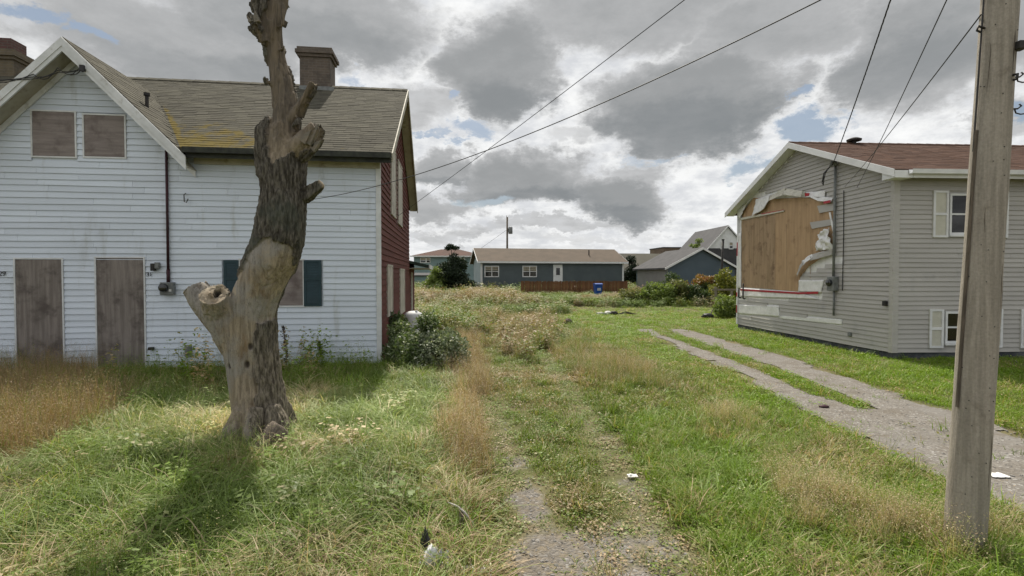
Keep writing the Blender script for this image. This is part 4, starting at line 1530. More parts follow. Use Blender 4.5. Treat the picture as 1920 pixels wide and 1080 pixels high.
# top fork
tm.tube([tpx(503, 75), tpx(497, 40), tpx(488, 5), tpx(478, -45), tpx(470, -110)], [.085, .095, .105, .10, .08], 18)
tm.tube([tpx(508, 75), tpx(517, 40, .02), tpx(522, 5, .03), tpx(524, -60, .04), tpx(516, -140, .05)], [.085, .095, .105, .10, .08], 18)
tm.tube([tpx(498, 80, -.05), tpx(487, 58, -.1), tpx(477, 36, -.13), tpx(472, 27, -.14)], [.06, .045, .04, .036], 12)
tm.tube([tpx(487, 66, -.08), tpx(476, 56, -.12), tpx(467, 52, -.13)], [.04, .025, .006], 8)
tm.tube([tpx(527, 10, -.02), tpx(532, 25, -.04), tpx(530, 48, -.05), tpx(527, 54, -.05)], [.05, .045, .04, .02], 10)
tm.tube([tpx(525, 95, -.05), tpx(531, 90, -.08), tpx(534, 85, -.08)], [.03, .015, .004], 8)
tm.tube([tpx(512, 158, -.02), tpx(502, 154, -.08), tpx(498, 146, -.10)], [.04, .03, .015], 8)
raw = tm.build('trunk', None, None, recalc=True)
rmod = raw.modifiers.new('remesh', 'REMESH')
rmod.mode = 'VOXEL'
rmod.voxel_size = .0135
smod = raw.modifiers.new('smooth', 'SMOOTH')
smod.factor = .5
smod.iterations = 2
dg = bpy.context.evaluated_depsgraph_get()
tme = bpy.data.meshes.new_from_object(raw.evaluated_get(dg))
bpy.data.objects.remove(raw)
nv = len(tme.vertices)
co = np.empty(nv * 3)
tme.vertices.foreach_get('co', co)
co = co.reshape(-1, 3)
no = np.empty(nv * 3)
tme.vertices.foreach_get('normal', no)
no = no.reshape(-1, 3)
# where the bark is gone: outlines on the side towards the street, given as photo pixels turned into x,z
sc_ = lambda lst: [(tpx(x, y).x, tpx(x, y).z) for x, y in lst]
bare1 = sc_([(400, 860), (505, 860), (499, 800), (494, 700), (490, 615), (502, 605), (522, 585), (543, 540), (556, 505), (557, 470), (545, 448), (520, 452), (495, 470), (465, 505), (445, 530), (432, 548), (420, 510), (330, 500), (330, 600), (385, 640), (405, 720)])
bare2 = sc_([(515, 305), (508, 230), (503, 160), (497, 100), (505, 0), (500, -200), (545, -200), (540, 60), (560, 170), (575, 130), (610, 150), (562, 230), (565, 235), (620, 220), (615, 290), (560, 300)])
jit = np.array([mnoise.noise(Vector((x * 5, y * 5, z_ * 3))) + .6 * mnoise.noise(Vector((x * 17, y * 17, z_ * 8))) for x, y, z_ in co])
X_, Z_ = co[:, 0] + jit * .05, co[:, 2] + jit * .11
facing = no[:, 1] < .35
bare = ((inpoly(X_, Z_, bare1) | inpoly(X_, Z_, bare2)) & facing).astype(float)
bare = np.maximum(bare, ((co[:, 2] > 4.1) & (jit > -.05)).astype(float))
cx = np.interp(co[:, 2], [r_[0].z for r_ in rows], [r_[0].x for r_ in rows])
cyy = np.interp(co[:, 2], [r_[0].z for r_ in rows], [r_[0].y for r_ in rows])
ang = np.arctan2(co[:, 1] - cyy, co[:, 0] - cx)
disp = np.zeros(nv)
for i in range(nv):
    x, y, z_ = co[i]
    if bare[i] < .5:
        a = ang[i]
        tw = a * 3.4 + z_ * .35
        n1_ = mnoise.noise(Vector((math.cos(a) * 5.5, math.sin(a) * 5.5, z_ * 1.5)))
        n2_ = mnoise.noise(Vector((math.cos(a) * 11 + 7, math.sin(a) * 11, z_ * 3.4)))
        n3_ = mnoise.noise(Vector((x * 26, y * 26, z_ * 14)))
        ridge = (1 - abs(n1_) * 2.2) * .5 + (1 - abs(n2_) * 2.4) * .5
        disp[i] = -.006 + .044 * ridge + .010 * n3_
    else:
        n1_ = mnoise.noise(Vector((x * 7, y * 7, z_ * 1.1)))
        n2_ = mnoise.noise(Vector((x * 20, y * 20, z_ * 2.0)))
        n3_ = mnoise.noise(Vector((x * 4, y * 4, z_ * 3.0 + 5)))
        disp[i] = -.012 + .024 * n1_ - .014 * max(0, 1 - abs(n2_) * 7) + .014 * n3_
# knot hole in the sawn face and dark knots lower down
hole = np.zeros(nv)
for (px, py, rpx, dep) in ((401, 549, 4.6, .14), (463, 652, 3.5, .025), (457, 686, 4, .03), (421, 690, 3, .02)):
    hc = tpx(px, py, -.36 if rpx == 4.6 else -.3)
    r_ = rpx / F_PX * TY
    d2 = np.hypot(co[:, 0] - hc.x, (co[:, 2] - hc.z) * (1.0 if rpx == 4.6 else .6))
    msk = (d2 < r_ * 1.5) & (no[:, 1] < -.1)
    k_ = 1 - sstep(r_ * .6, r_ * 1.4, d2)
    disp = np.where(msk, disp - dep * k_, disp)
    hole = np.where(msk, np.maximum(hole, k_), hole)
co = co + no * disp[:, None]
tme.vertices.foreach_set('co', co.reshape(-1))
ba = tme.attributes.new('bare', 'FLOAT', 'POINT')
ba.data.foreach_set('value', bare)
ha = tme.attributes.new('hole', 'FLOAT', 'POINT')
ha.data.foreach_set('value', hole)
# sawn faces: pale end grain
cut = np.zeros(nv)
for (a, b, dya, dyb, rr) in (((408, 585), (399, 553), -.16, -.34, .20), ((375, 560), (362, 538), .04, .05, .2), ((590, 356), (604, 346), -.05, -.06, .07), ((572, 182), (587, 154), -.08, -.10, .08)):
    pa_, pb_ = tpx(*a, dya), tpx(*b, dyb)
    dv = (pb_ - pa_).normalized()
    rel = (co - np.array(pb_)) @ np.array(dv)
    dist = np.linalg.norm(co - np.array(pb_), axis=1)
    cut = np.where((rel > -.03) & (dist < rr * 1.2) & (no @ np.array(dv) > .45), 1.0, cut)
ca_ = tme.attributes.new('cut', 'FLOAT', 'POINT')
ca_.data.foreach_set('value', cut)
tme.polygons.foreach_set('use_smooth', [True] * len(tme.polygons))
tme.update()
tmt = bpy.data.materials.new('dead_wood')
tmt.use_nodes = True
T = NT(tmt.node_tree)
out = T.n('ShaderNodeOutputMaterial')
oc = T.n('ShaderNodeTexCoord').outputs['Object']
A_ = lambda nm_: T.n('ShaderNodeAttribute', attribute_name=nm_).outputs['Fac']
g1 = T.noise(T.vmul(oc, (9, 9, .7)), 2.2, 7, .65, .4)
g2 = T.noise(oc, 2.1, 6, .6)
g3 = T.noise(T.vmul(oc, (1, 1, .35)), 5.0, 6, .65)
wood = T.mix(T.ramp(g1.outputs[0], .35, .65), (.345, .29, .215), (.20, .165, .12))
wood = T.mix(T.ramp(g2.outputs[0], .42, .6, 0, .75), wood, (.27, .262, .25))
wood = T.mix(T.ramp(g3.outputs[0], .54, .72, 0, .75), wood, (.17, .105, .05))
ck = T.noise(T.vmul(oc, (16, 16, .55)), 2.0, 5, .6, .6)
ckm = T.ramp(T.math('ABSOLUTE', T.math('SUBTRACT', ck.outputs[0], .5)), .012, .0)
wood = T.mix(T.math('MULTIPLY', ckm, .75), wood, (.05, .038, .028))
spk = T.noise(oc, 38, 4, .7)
wood = T.mix(T.ramp(spk.outputs[0], .55, .72, 0, .45), wood, (.11, .095, .08))
sp = T.n('ShaderNodeSeparateXYZ', {0: oc})
upm = T.ramp(sp.outputs[2], 3.2, 3.9, 0, .85)
wood = T.mix(upm, wood, T.mix(T.ramp(g1.outputs[0], .4, .62), (.145, .115, .082), (.075, .060, .045)))
b1 = T.noise(T.vmul(oc, (7, 7, 1.5)), 5.0, 7, .7)
bark = T.mix(T.ramp(b1.outputs[0], .38, .64), (.045, .040, .033), (.165, .150, .125))
bark = T.mix(T.ramp(g2.outputs[0], .5, .7, 0, .6), bark, (.085, .098, .082))
pale_bark = T.mix(T.ramp(b1.outputs[0], .38, .62), (.085, .072, .055), (.27, .235, .185))
lowz = T.ramp(T.math('ADD', sp.outputs[2], T.math('MULTIPLY', g2.outputs[0], .8)), 2.1, 1.2)
bark = T.mix(T.math('MULTIPLY', lowz, .85), bark, pale_bark)
c = T.mix(A_('bare'), bark, wood)
c = T.mix(T.math('MULTIPLY', A_('cut'), .8), c, T.mix(T.ramp(g3.outputs[0], .4, .6), (.40, .34, .25), (.24, .19, .13)))
c = T.mix(T.math('MULTIPLY', A_('hole'), .85), c, (.03, .022, .018))
p = T.n('ShaderNodeBsdfPrincipled', {'Base Color': c, 'Roughness': .9, 'Specular IOR Level': .2})
hm = T.mix(A_('bare'), b1.outputs['Color'], T.vmul(g1.outputs['Color'], (.35, .35, .35)))
b = T.n('ShaderNodeBump', {'Strength': .9, 'Distance': .03, 'Height': hm})
T.t.links.new(b.outputs[0], p.inputs['Normal'])
T.t.links.new(p.outputs[0], out.inputs[0])
link('trunk', tme, tmt, tree)
for (a_, b_, w_, dy_) in (((574, 268), (597, 232), .05, -.24), ((580, 272), (601, 240), .045, -.20), ((584, 280), (602, 262), .035, -.2), ((566, 266), (583, 243), .04, -.27), ((470, 40), (465, 22), .03, -.18), ((481, 40), (478, 20), .035, -.18)):
    pa_, pb_ = tpx(*a_, dy_), tpx(*b_, dy_)
    d_ = (pb_ - pa_)
    sd_ = d_.cross(Vector((0, 1, 0))).normalized() * w_
    dp_ = Vector((0, .05, 0))
    pm = pa_ + d_ * .55
    MB().add([pa_ - sd_, pa_ + sd_, pm + sd_ * .8, pb_, pm - sd_ * .55, pa_ - sd_ + dp_, pa_ + sd_ + dp_, pm + sd_ * .8 + dp_, pb_ + dp_ * .4, pm - sd_ * .55 + dp_],
             [(0, 1, 2, 3, 4), (9, 8, 7, 6, 5), (0, 5, 6, 1), (1, 6, 7, 2), (2, 7, 8, 3), (3, 8, 9, 4), (4, 9, 5, 0)]).build('splinter', M['weathered'], tree, recalc=True)
# bark slab fallen against the foot
q0, q1 = gp(470, 862), at(525, 800, 5.72)
slab = thing('bark_slab', (q0.x, q0.y, 0), 'grey slab of bark lying against the foot of the dead tree', 'bark')
mb = MB()
V, F = [], []
nu_, nv_ = 14, 6
dirv = (q1 - q0)
perp = Vector((.5, -.25, -.25)).normalized() * .17
for j in range(nv_ + 1):
    for i in range(nu_ + 1):
        s, t = i / nu_, j / nv_ - .5
        p = dirv * s + perp * (t * (1.0 - .35 * abs(s - .5)) * 2 * (.75 + .25 * math.sin(s * 9)))
        p += Vector((0, -.05, .04)) * math.cos(t * 3) + Vector((mnoise.noise(p * 9), mnoise.noise(p * 9 + Vector((5, 0, 0))), mnoise.noise(p * 8 + Vector((0, 4, 0))))) * .03
        V.append(p)
n_ = nu_ + 1
for j in range(nv_):
    for i in range(nu_):
        a = j * n_ + i
        F.append((a, a + 1, a + 1 + n_, a + n_))
k_ = len(V)
V2 = [p + Vector((0, .05, -.02)) for p in V]
F2 = [tuple(reversed([i + k_ for i in f_])) for f_ in F]
bord = [(i, i + 1) for i in range(nu_)] + [(j * n_ + nu_, (j + 1) * n_ + nu_) for j in range(nv_)] + [(nv_ * n_ + i + 1, nv_ * n_ + i) for i in range(nu_ - 1, -1, -1)] + [((j + 1) * n_, j * n_) for j in range(nv_ - 1, -1, -1)]
mb.add(V + V2, F + F2 + [(b_, a, a + k_, b_ + k_) for a, b_ in bord])
mb.build('slab', M['bark_slab'], slab, smooth=True)

# ------------------------------------------------------------------ foliage helpers
def fast_mesh(name, V, Fq, rnd):
    """V (n,3), Fq (m,k), rnd per face"""
    me = bpy.data.meshes.new(name)
    m_, k_ = Fq.shape
    me.vertices.add(len(V))
    me.vertices.foreach_set('co', np.asarray(V, np.float32).reshape(-1))
    me.loops.add(m_ * k_)
    me.loops.foreach_set('vertex_index', Fq.reshape(-1).astype(np.int32))
    me.polygons.add(m_)
    me.polygons.foreach_set('loop_start', np.arange(0, m_ * k_, k_, dtype=np.int32))
    me.polygons.foreach_set('loop_total', np.full(m_, k_, np.int32))
    a_ = me.attributes.new('rnd', 'FLOAT', 'FACE')
    a_.data.foreach_set('value', np.asarray(rnd, np.float32))
    me.update(calc_edges=True)
    me.validate()
    return me


def leaves(name, P, size, rg, aspect=.5, up=.5, rnd=None, jitter=.4):
    """a leaf (folded quad of 4 points) at each point of P"""
    n_ = len(P)
    d = rg.normal(size=(n_, 3))
    d[:, 2] = d[:, 2] * .6 + up * .3
    d /= np.linalg.norm(d, axis=1)[:, None]
    w = rg.normal(size=(n_, 3))
    w -= (w * d).sum(1)[:, None] * d
    w /= np.linalg.norm(w, axis=1)[:, None]
    s = size * rg.uniform(1 - jitter, 1 + jitter, n_)[:, None]
    V = np.stack([P, P + d * s * .5 + w * s * aspect * .5, P + d * s, P + d * s * .5 - w * s * aspect * .5], 1).reshape(-1, 3)
    Fq = np.arange(n_ * 4).reshape(-1, 4)
    return fast_mesh(name, V, Fq, rg.random(n_) if rnd is None else rnd)


def crown_points(rg, blobs_, n, shell=.55):
    """points through several ellipsoid clumps, denser near their skins"""
    vol = np.array([b[3] * b[4] * b[5] for b in blobs_]) ** (2 / 3)
    cnt = (vol / vol.sum() * n).astype(int)
    out_ = []
    for b, k_ in zip(blobs_, cnt):
        d = rg.normal(size=(k_, 3))
        d /= np.linalg.norm(d, axis=1)[:, None]
        r_ = (shell + (1.08 - shell) * rg.random(k_) ** .7)[:, None]
        out_.append(np.array(b[:3]) + d * r_ * np.array(b[3:6]))
    return np.concatenate(out_)


def clumps(rg, w, d, h, n, r_, z0=.0):
    """random clump ellipsoids filling a dome w x d x h"""
    o = []
    for i in range(n):
        a, q_ = rg.uniform(0, 2 * math.pi), math.sqrt(rg.random())
        x, y = math.cos(a) * q_ * (w / 2 - r_ * .6), math.sin(a) * q_ * (d / 2 - r_ * .6)
        top = h * math.sqrt(max(.05, 1 - q_ * q_ * .8)) - r_ * .7
        z_ = rg.uniform(z0 + r_ * .6, max(z0 + r_ * .7, top))
        k_ = r_ * rg.uniform(.65, 1.2)
        o.append((x, y, z_, k_, k_, k_ * .85))
    return o


def shrub(name, loc, w, d, h, n, leaf, m, label, cat, seed, group=None, ncl=16, r_=None, aspect=.5, z0=0.0, stems=5, trunk=None):
    rg = np.random.default_rng(seed)
    t = thing(name, loc, label, cat, group=group)
    bl_ = clumps(rg, w, d, h, ncl, r_ or min(w, h) * .28, z0)
    P = crown_points(rg, bl_, n)
    P = P[P[:, 2] > .02]
    me = leaves('crown', P, leaf, rg, aspect)
    link('crown', me, m, t)
    mb = MB()
    if trunk:
        mb.tube([(0, 0, -.1), (.03, 0, h * .3), (-.02, .02, h * .75)], [trunk, trunk * .8, trunk * .3], 10)
    for b in (bl_[:stems] if not trunk else bl_[:stems + 3]):
        s0 = (rg.uniform(-.1, .1) * w, rg.uniform(-.1, .1) * d, -.05) if not trunk else (0, 0, h * rg.uniform(.2, .45))
        r0 = (trunk or .03) * .45
        mb.tube([s0, (b[0] * .5, b[1] * .5, (b[2] + s0[2]) * .55), b[:3]], [r0, r0 * .7, r0 * .3], 6)
    mb.build('trunk' if trunk else 'stem', M['bark_slab'], t)
    return t


LM = {}
LM['bush'] = leafmat('bush_leaf', (.06, .10, .03), (.165, .215, .09), (.38, .41, .31), .3)  # whitish third colour paints the gloss on the leaves
LM['bush_pale'] = leafmat('bush_pale_leaf', (.10, .135, .07), (.25, .29, .175), (.46, .48, .39), .25)
LM['bush_dark'] = leafmat('bush_dark_leaf', (.035, .062, .020), (.095, .135, .048), None, .3)
LM['pine'] = leafmat('pine_leaf', (.010, .022, .010), (.030, .048, .022), None, .15, .7)
LM['far_green'] = leafmat('far_green_leaf', (.10, .15, .034), (.25, .31, .09), None, .35)
LM['far_olive'] = leafmat('far_olive_leaf', (.09, .11, .035), (.22, .235, .085), (.30, .25, .13), .35)
LM['far_orange'] = leafmat('far_orange_leaf', (.16, .11, .03), (.34, .20, .045), (.30, .10, .05), .3)
LM['far_yellow'] = leafmat('far_yellow_leaf', (.10, .12, .02), (.26, .25, .045), None, .35)

p = gp(748, 668)
shrub('shrub', (p.x, p.y, 0), 1.2, 1.0, 1.4, 6000, .08, LM['bush_dark'], 'dark green shrub growing against the corner of the red side wall', 'shrub', 5, ncl=16, r_=.30)
p = gp(778, 690)
shrub('shrub', (p.x, p.y, 0), 1.45, 1.2, 1.42, 10000, .075, LM['bush'], 'bushy shrub with glossy leaves below the white barrel', 'shrub', 6, ncl=26, r_=.28)
p = gp(830, 696)
shrub('shrub', (p.x, p.y, 0), 1.25, 1.1, 1.12, 8500, .07, LM['bush_pale'], 'low pale leaved shrub at the edge of the brown grass track', 'shrub', 8, ncl=26, r_=.24)
p = gp(803, 628)
shrub('shrub', (p.x, p.y, 0), 2.2, 2.4, .95, 6500, .075, LM['far_olive'], 'loose olive green shrub behind the white barrel beside the porch', 'shrub', 9, ncl=30, r_=.3)
# white barrel half hidden behind the shrubs
q_ = at(775, 586, 14.6)
bar = thing('plastic_barrel', (q_.x, 14.6, 0), 'white rounded plastic barrel half hidden behind the shrubs', 'barrel')
mb = MB()
pr_ = [(0, .0), (.27, .0), (.29, .05), (.29, .35), (.305, .37), (.29, .40), (.29, .75), (.28, .86), (.23, .95), (.13, 1.0), (0.001, 1.015)]
vs, fs = [], []
for i, (r_, z_) in enumerate(pr_):
    for k_ in range(24):
        a = 2 * math.pi * k_ / 24
        vs.append((r_ * math.cos(a), r_ * math.sin(a), z_))
for i in range(len(pr_) - 1):
    for k_ in range(24):
        k2 = (k_ + 1) % 24
        fs.append((i * 24 + k_, i * 24 + k2, (i + 1) * 24 + k2, (i + 1) * 24 + k_))
mb.add(vs, fs)
mb.build('drum', M['white_paint'], bar, True)
MB().tube([(.1, -.08, .985), (.1, -.08, 1.03)], .035, 12).build('bung', M['trim_white'], bar, True)

# ------------------------------------------------------------------ background buildings
GZ0 = .35


def house_gable(name, O, a, L_, D_, eave, ridge, m_wall, m_end, m_roof, label, cat='house', ridge_along='u', ov=.35, trim='trim_white'):
    """plain gabled building; returns thing and frame. ridge along u or along v"""
    fr = Frame((O[0], O[1], O[2]), a)
    t = thing(name, O, label, cat, a)
    if ridge_along == 'u':
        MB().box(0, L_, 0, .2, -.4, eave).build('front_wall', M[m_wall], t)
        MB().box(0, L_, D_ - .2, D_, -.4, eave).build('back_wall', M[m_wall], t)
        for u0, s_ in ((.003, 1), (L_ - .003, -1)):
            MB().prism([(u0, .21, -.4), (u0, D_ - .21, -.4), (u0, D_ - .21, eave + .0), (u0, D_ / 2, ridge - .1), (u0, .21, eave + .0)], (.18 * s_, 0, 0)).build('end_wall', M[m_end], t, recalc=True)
        rf_ = MB()
        for sg in (1, -1):
            ve, vc_ = (-ov, D_ / 2) if sg > 0 else (D_ + ov, D_ / 2)
            tz = (ridge - eave) / (D_ / 2)
            ze = eave - ov * tz
            q4 = [(-ov, ve, ze), (L_ + ov, ve, ze), (L_ + ov, vc_, ridge), (-ov, vc_, ridge)]
            rf_.hexa([(x, y, z_ + .0) for x, y, z_ in q4], [(x, y, z_ + .14) for x, y, z_ in q4])
        r_ = rf_.build('roof', M[m_roof], t, recalc=True)
        fa = MB()
        fa.box(-ov, L_ + ov, -ov - .03, -ov - .002, eave - ov * tz - .05, eave - ov * tz + .13)
        fa.build('fascia', M[trim], t)
        for u0 in (-ov - .03, L_ + ov + .002):
            for sg in (1, -1):
                ve = -ov if sg > 0 else D_ + ov
                q4 = [(u0, ve, eave - ov * tz - .05), (u0, D_ / 2, ridge - .05), (u0, D_ / 2, ridge + .13), (u0, ve, eave - ov * tz + .13)]
                MB().hexa(q4, [(x + .028, y, z_) for x, y, z_ in q4]).build('bargeboard', M[trim], t, recalc=True)
    else:
        MB().prism([(0, 0, -.4), (L_, 0, -.4), (L_, 0, eave), (L_ / 2, 0, ridge), (0, 0, eave)], (0, .2, 0)).build('front_wall', M[m_wall], t, recalc=True)
        MB().prism([(0, D_ - .2, -.4), (L_, D_ - .2, -.4), (L_, D_ - .2, eave), (L_ / 2, D_ - .2, ridge), (0, D_ - .2, eave)], (0, .2, 0)).build('back_wall', M[m_wall], t, recalc=True)
        MB().box(.003, .2, .21, D_ - .21, -.4, eave).build('end_wall', M[m_end], t)
        MB().box(L_ - .2, L_ - .003, .21, D_ - .21, -.4, eave).build('end_wall', M[m_end], t)
        tz = (ridge - eave) / (L_ / 2)
        rf_ = MB()
        for sg in (1, -1):
            ue = -ov if sg > 0 else L_ + ov
            ze = eave - ov * tz
            q4 = [(ue, -ov, ze), (L_ / 2, -ov, ridge), (L_ / 2, D_ + ov, ridge), (ue, D_ + ov, ze)]
            rf_.hexa(q4, [(x, y, z_ + .14) for x, y, z_ in q4])
            q4 = [(ue, -ov - .03, ze - .04), (L_ / 2, -ov - .03, ridge - .04), (L_ / 2, -ov - .03, ridge + .145), (ue, -ov - .03, ze + .145)]
            MB().hexa(q4, [(x, y + .027, z_) for x, y, z_ in q4]).build('bargeboard', M[trim], t, recalc=True)
        r_ = rf_.build('roof', M[m_roof], t, recalc=True)
    return t, fr, r_


def far_window(t, u0, u1, z0, z1, split=2, v=-.0):
    f_ = MB()
    frame_rect(f_, 'u', v, -1, u0, u1, z0, z1, .09, 0, .06)
    for i in range(1, split):
        x = u0 + (u1 - u0) * i / split
        f_.box(x - .04, x + .04, v - .055, v - .005, z0, z1)
    zm = (z0 + z1) / 2
    o = f_.build('window', M['trim_white'], t)
    for i in range(split):
        a, b = u0 + (u1 - u0) * i / split + (.04 if i else 0), u0 + (u1 - u0) * (i + 1) / split - (.04 if i < split - 1 else 0)
        MB().box(a, b, v - .02, v - .004, z0, zm - .03).build('pane', M['glass_dark'], o)
        MB().box(a, b, v - .02, v - .004, zm + .03, z1).build('pane', M['curtain'], o)
        MB().box(a, b, v - .04, v - .004, zm - .029, zm + .029).build('sash_bar', M['trim_white'], o)
    return o


# blue grey bungalow behind the fence
bo = at(902, 500, 53)
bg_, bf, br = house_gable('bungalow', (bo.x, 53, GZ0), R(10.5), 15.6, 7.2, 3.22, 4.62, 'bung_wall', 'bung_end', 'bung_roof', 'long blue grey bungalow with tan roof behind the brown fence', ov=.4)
for x0, x1 in ((910, 934), (981, 1005)):
    u0, z0 = bf.onv(x0, 518)
    u1, z1 = bf.onv(x1, 500)
    far_window(bg_, u0, u1, z0, z1, 2)
u0, z0 = bf.onv(1039, 533)
u1, z1 = bf.onv(1053, 498)
dr_ = MB().box(u0, u1, -.05, -.005, max(.1, z0 - .2), z1).build('door', M['trim_white'], bg_)
MB().box(u0 + .2, u1 - .2, -.06, -.051, z1 - 1.0, z1 - .25).build('pane', M['glass_dark'], dr_)
MB().box(u0 - .1, u0 - .003, -.04, -.005, max(.1, z0 - .2), z1 + .1).box(u1 + .003, u1 + .1, -.04, -.005, max(.1, z0 - .2), z1 + .1).box(u0, u1, -.04, -.005, z1 + .003, z1 + .1).build('door_frame', M['trim_white'], bg_)
MB().box(-.06, .14, -.05, -.002, 0, 3.2).build('corner_board', M['trim_white'], bg_)
MB().box(15.46, 15.64, -.05, -.002, 0, 3.2).build('corner_board', M['trim_white'], bg_)
u0, _ = bf.onv(1102, 480, 2)
MB().tube([(u0, 1.6, 3.4), (u0, 1.6, 4.55)], .07, 8).build('vent_pipe', M['dark_iron'], br)
MB().box(3.4, 5.2, -1.6, -.1, -.3, .55).build('door_step', M['garage_side'], bg_)
sr = MB()
for k_ in range(28):
    sr.box(.15, 15.45, -.016 - .004 * (k_ % 2), -.003, .1 + k_ * .11, .1 + k_ * .11 + .095)
so = sr.build('siding_courses', M['bung_wall'], bg_)
so['kind'] = 'stuff'
for nm_ in ():
    pass

# two storey hipped house
o = at(776, 500, 85)
O_ = Vector((o.x, 85, GZ0))
th_ = thing('two_storey_house', O_, 'pale teal two storey house with low brown hipped roof', 'house', R(4))
MB().box(0, 11.5, 0, 9, -.4, 5.1).build('wall', M['teal_wall'], th_)
rf_ = MB()
b_ = [(-.6, -.6, 5.0), (12.1, -.6, 5.0), (12.1, 9.6, 5.0), (-.6, 9.6, 5.0)]
t_ = [(4.2, 4.2, 6.35), (7.3, 4.2, 6.35), (7.3, 4.8, 6.35), (4.2, 4.8, 6.35)]
rf_.hexa(b_, t_)
rf_.build('roof', M['roof_red'], th_, recalc=True)
MB().box(-.62, 12.12, -.64, -.602, 4.85, 5.05).build('fascia', M['trim_white'], th_)
ff = Frame(O_, R(4))
for x0, x1, y0, y1 in ((789, 798, 484, 492), (800, 806, 484, 492), (862, 870, 484, 492)):
    u0, z1 = ff.onv(x0, y0)
    u1, z0 = ff.onv(x1, y1)
    far_window(th_, u0, u1, z0, z1, 1)
# far brown house seen between tree and bungalow roof
o = at(872, 500, 100)
hb, hf, hr = house_gable('brown_house', (o.x, 100, GZ0), R(8), 7, 7, 4.6, 6.1, 'brown_wall', 'brown_wall', 'roof_red', 'brown roofed house glimpsed between the evergreen and the bungalow')
# low shed wall left of the evergreen
o = at(776, 520, 62)
sw = thing('shed', (o.x, 62, GZ0), 'low grey blue shed standing left of the evergreen tree', 'shed', R(6))
MB().box(0, 4.2, 0, 3, -.4, 1.7).build('wall', M['teal_wall'], sw)
q4 = [(-.2, -.2, 1.68), (4.4, -.2, 1.68), (4.4, 3.2, 2.0), (-.2, 3.2, 2.0)]
MB().hexa(q4, [(x, y, z_ + .1) for x, y, z_ in q4]).build('roof', M['roof_grey'], sw, recalc=True)
# brown roofs on the right
o = at(1150, 500, 78)
hb2, hf2, _ = house_gable('long_house', (o.x, 78, GZ0), R(7), 10.5, 9, 2.6, 5.2, 'brown_wall', 'brown_wall', 'tan_roof', 'house with a long olive brown roof right of the bungalow')
o = at(1244, 500, 84)
fl = thing('flat_building', (o.x, 84, GZ0), 'flat topped brown building rising behind the blue garage', 'building', R(6))
MB().box(0, 4.2, 0, 6, -.4, 6.3).build('wall', M['brown_wall'], fl)
MB().box(4.21, 11.0, .6, 6, -.4, 6.55).build('wall', M['roof_red'], fl)
MB().box(-.1, 4.3, -.1, 6.1, 6.302, 6.45).build('parapet', M['charcoal'], fl)
# blue garage
o = at(1250, 520, 43)
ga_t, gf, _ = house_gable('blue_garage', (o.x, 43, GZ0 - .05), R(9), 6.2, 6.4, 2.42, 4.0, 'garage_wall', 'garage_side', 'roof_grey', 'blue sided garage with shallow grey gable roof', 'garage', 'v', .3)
sr = MB()
for k_ in range(19):
    zz = .15 + k_ * .2
    h_ = (3.95 - zz - .2) / (1.58 / 3.1) if zz > 2.25 else 3.08
    if h_ < .2:
        break
    h_ = min(3.08, h_)
    sr.box(3.1 - h_, 3.1 + h_, -.025, -.003, zz, zz + .185)
so = sr.build('siding_courses', M['garage_wall'], ga_t)
so['kind'] = 'stuff'
MB().box(-.04, .1, -.045, -.026, -.2, 2.4).build('corner_board', M['garage_side'], ga_t)
# steep gabled charcoal house
o = at(1333, 500, 60)
gx = at(1365, 422, 60)
ch, cf, _ = house_gable('gabled_house', (gx.x - 2.9, 60, GZ0), R(3), 5.8, 9, 4.3, gx.z - GZ0 - .15, 'charcoal', 'charcoal', 'charcoal', 'tall charcoal house with steep white gable beside the grey bungalow', ridge_along='v', ov=.25)
rz = gx.z - GZ0 - .15
zz = rz - 2.55
hw_ = (rz - zz) / ((rz - 4.3) / 2.9)
MB().prism([(2.9 - hw_, -.04, zz), (2.9 + hw_, -.04, zz), (2.9, -.04, rz - .05)], (0, .035, 0)).build('gable_panel', M['trim_white'], ch, recalc=True)
for x0, x1 in ((1367.5, 1373), (1352, 1354.5)):
    u0, z1 = cf.onv(x0, 455)
    u1, z0 = cf.onv(x1, 466)
    far_window(ch, u0, u1, z0, z1, 1, -.045)

# fence of brown boards
fo_ = at(977, 540, 45.0)
fence = thing('board_fence', (fo_.x, 45.0, GZ0), 'brown vertical board fence in front of the blue grey bungalow', 'fence', R(5))
base_me = None
n_b = 64
for i in range(n_b):
    if base_me is None:
        b_ = MB().box(0, .142, 0, .022, -.1, 1.22)
        o = b_.build('board', M['fence_brown'], fence)
        base_me = o.data
    else:
        o = link('board', base_me, None, fence)
    o.location = (i * .15, rng.uniform(-.006, .006), rng.uniform(-.04, .03))
    o.rotation_euler = (0, rng.uniform(-.008, .008), 0)
for zz in (.2, .95):
    MB().box(0, n_b * .15, .035, .075, zz, zz + .09).build('rail', M['fence_brown'], fence)
for i in range(5):
    MB().box(i * 2.36, i * 2.36 + .1, .08, .18, -.2, 1.15).build('post', M['fence_brown'], fence)
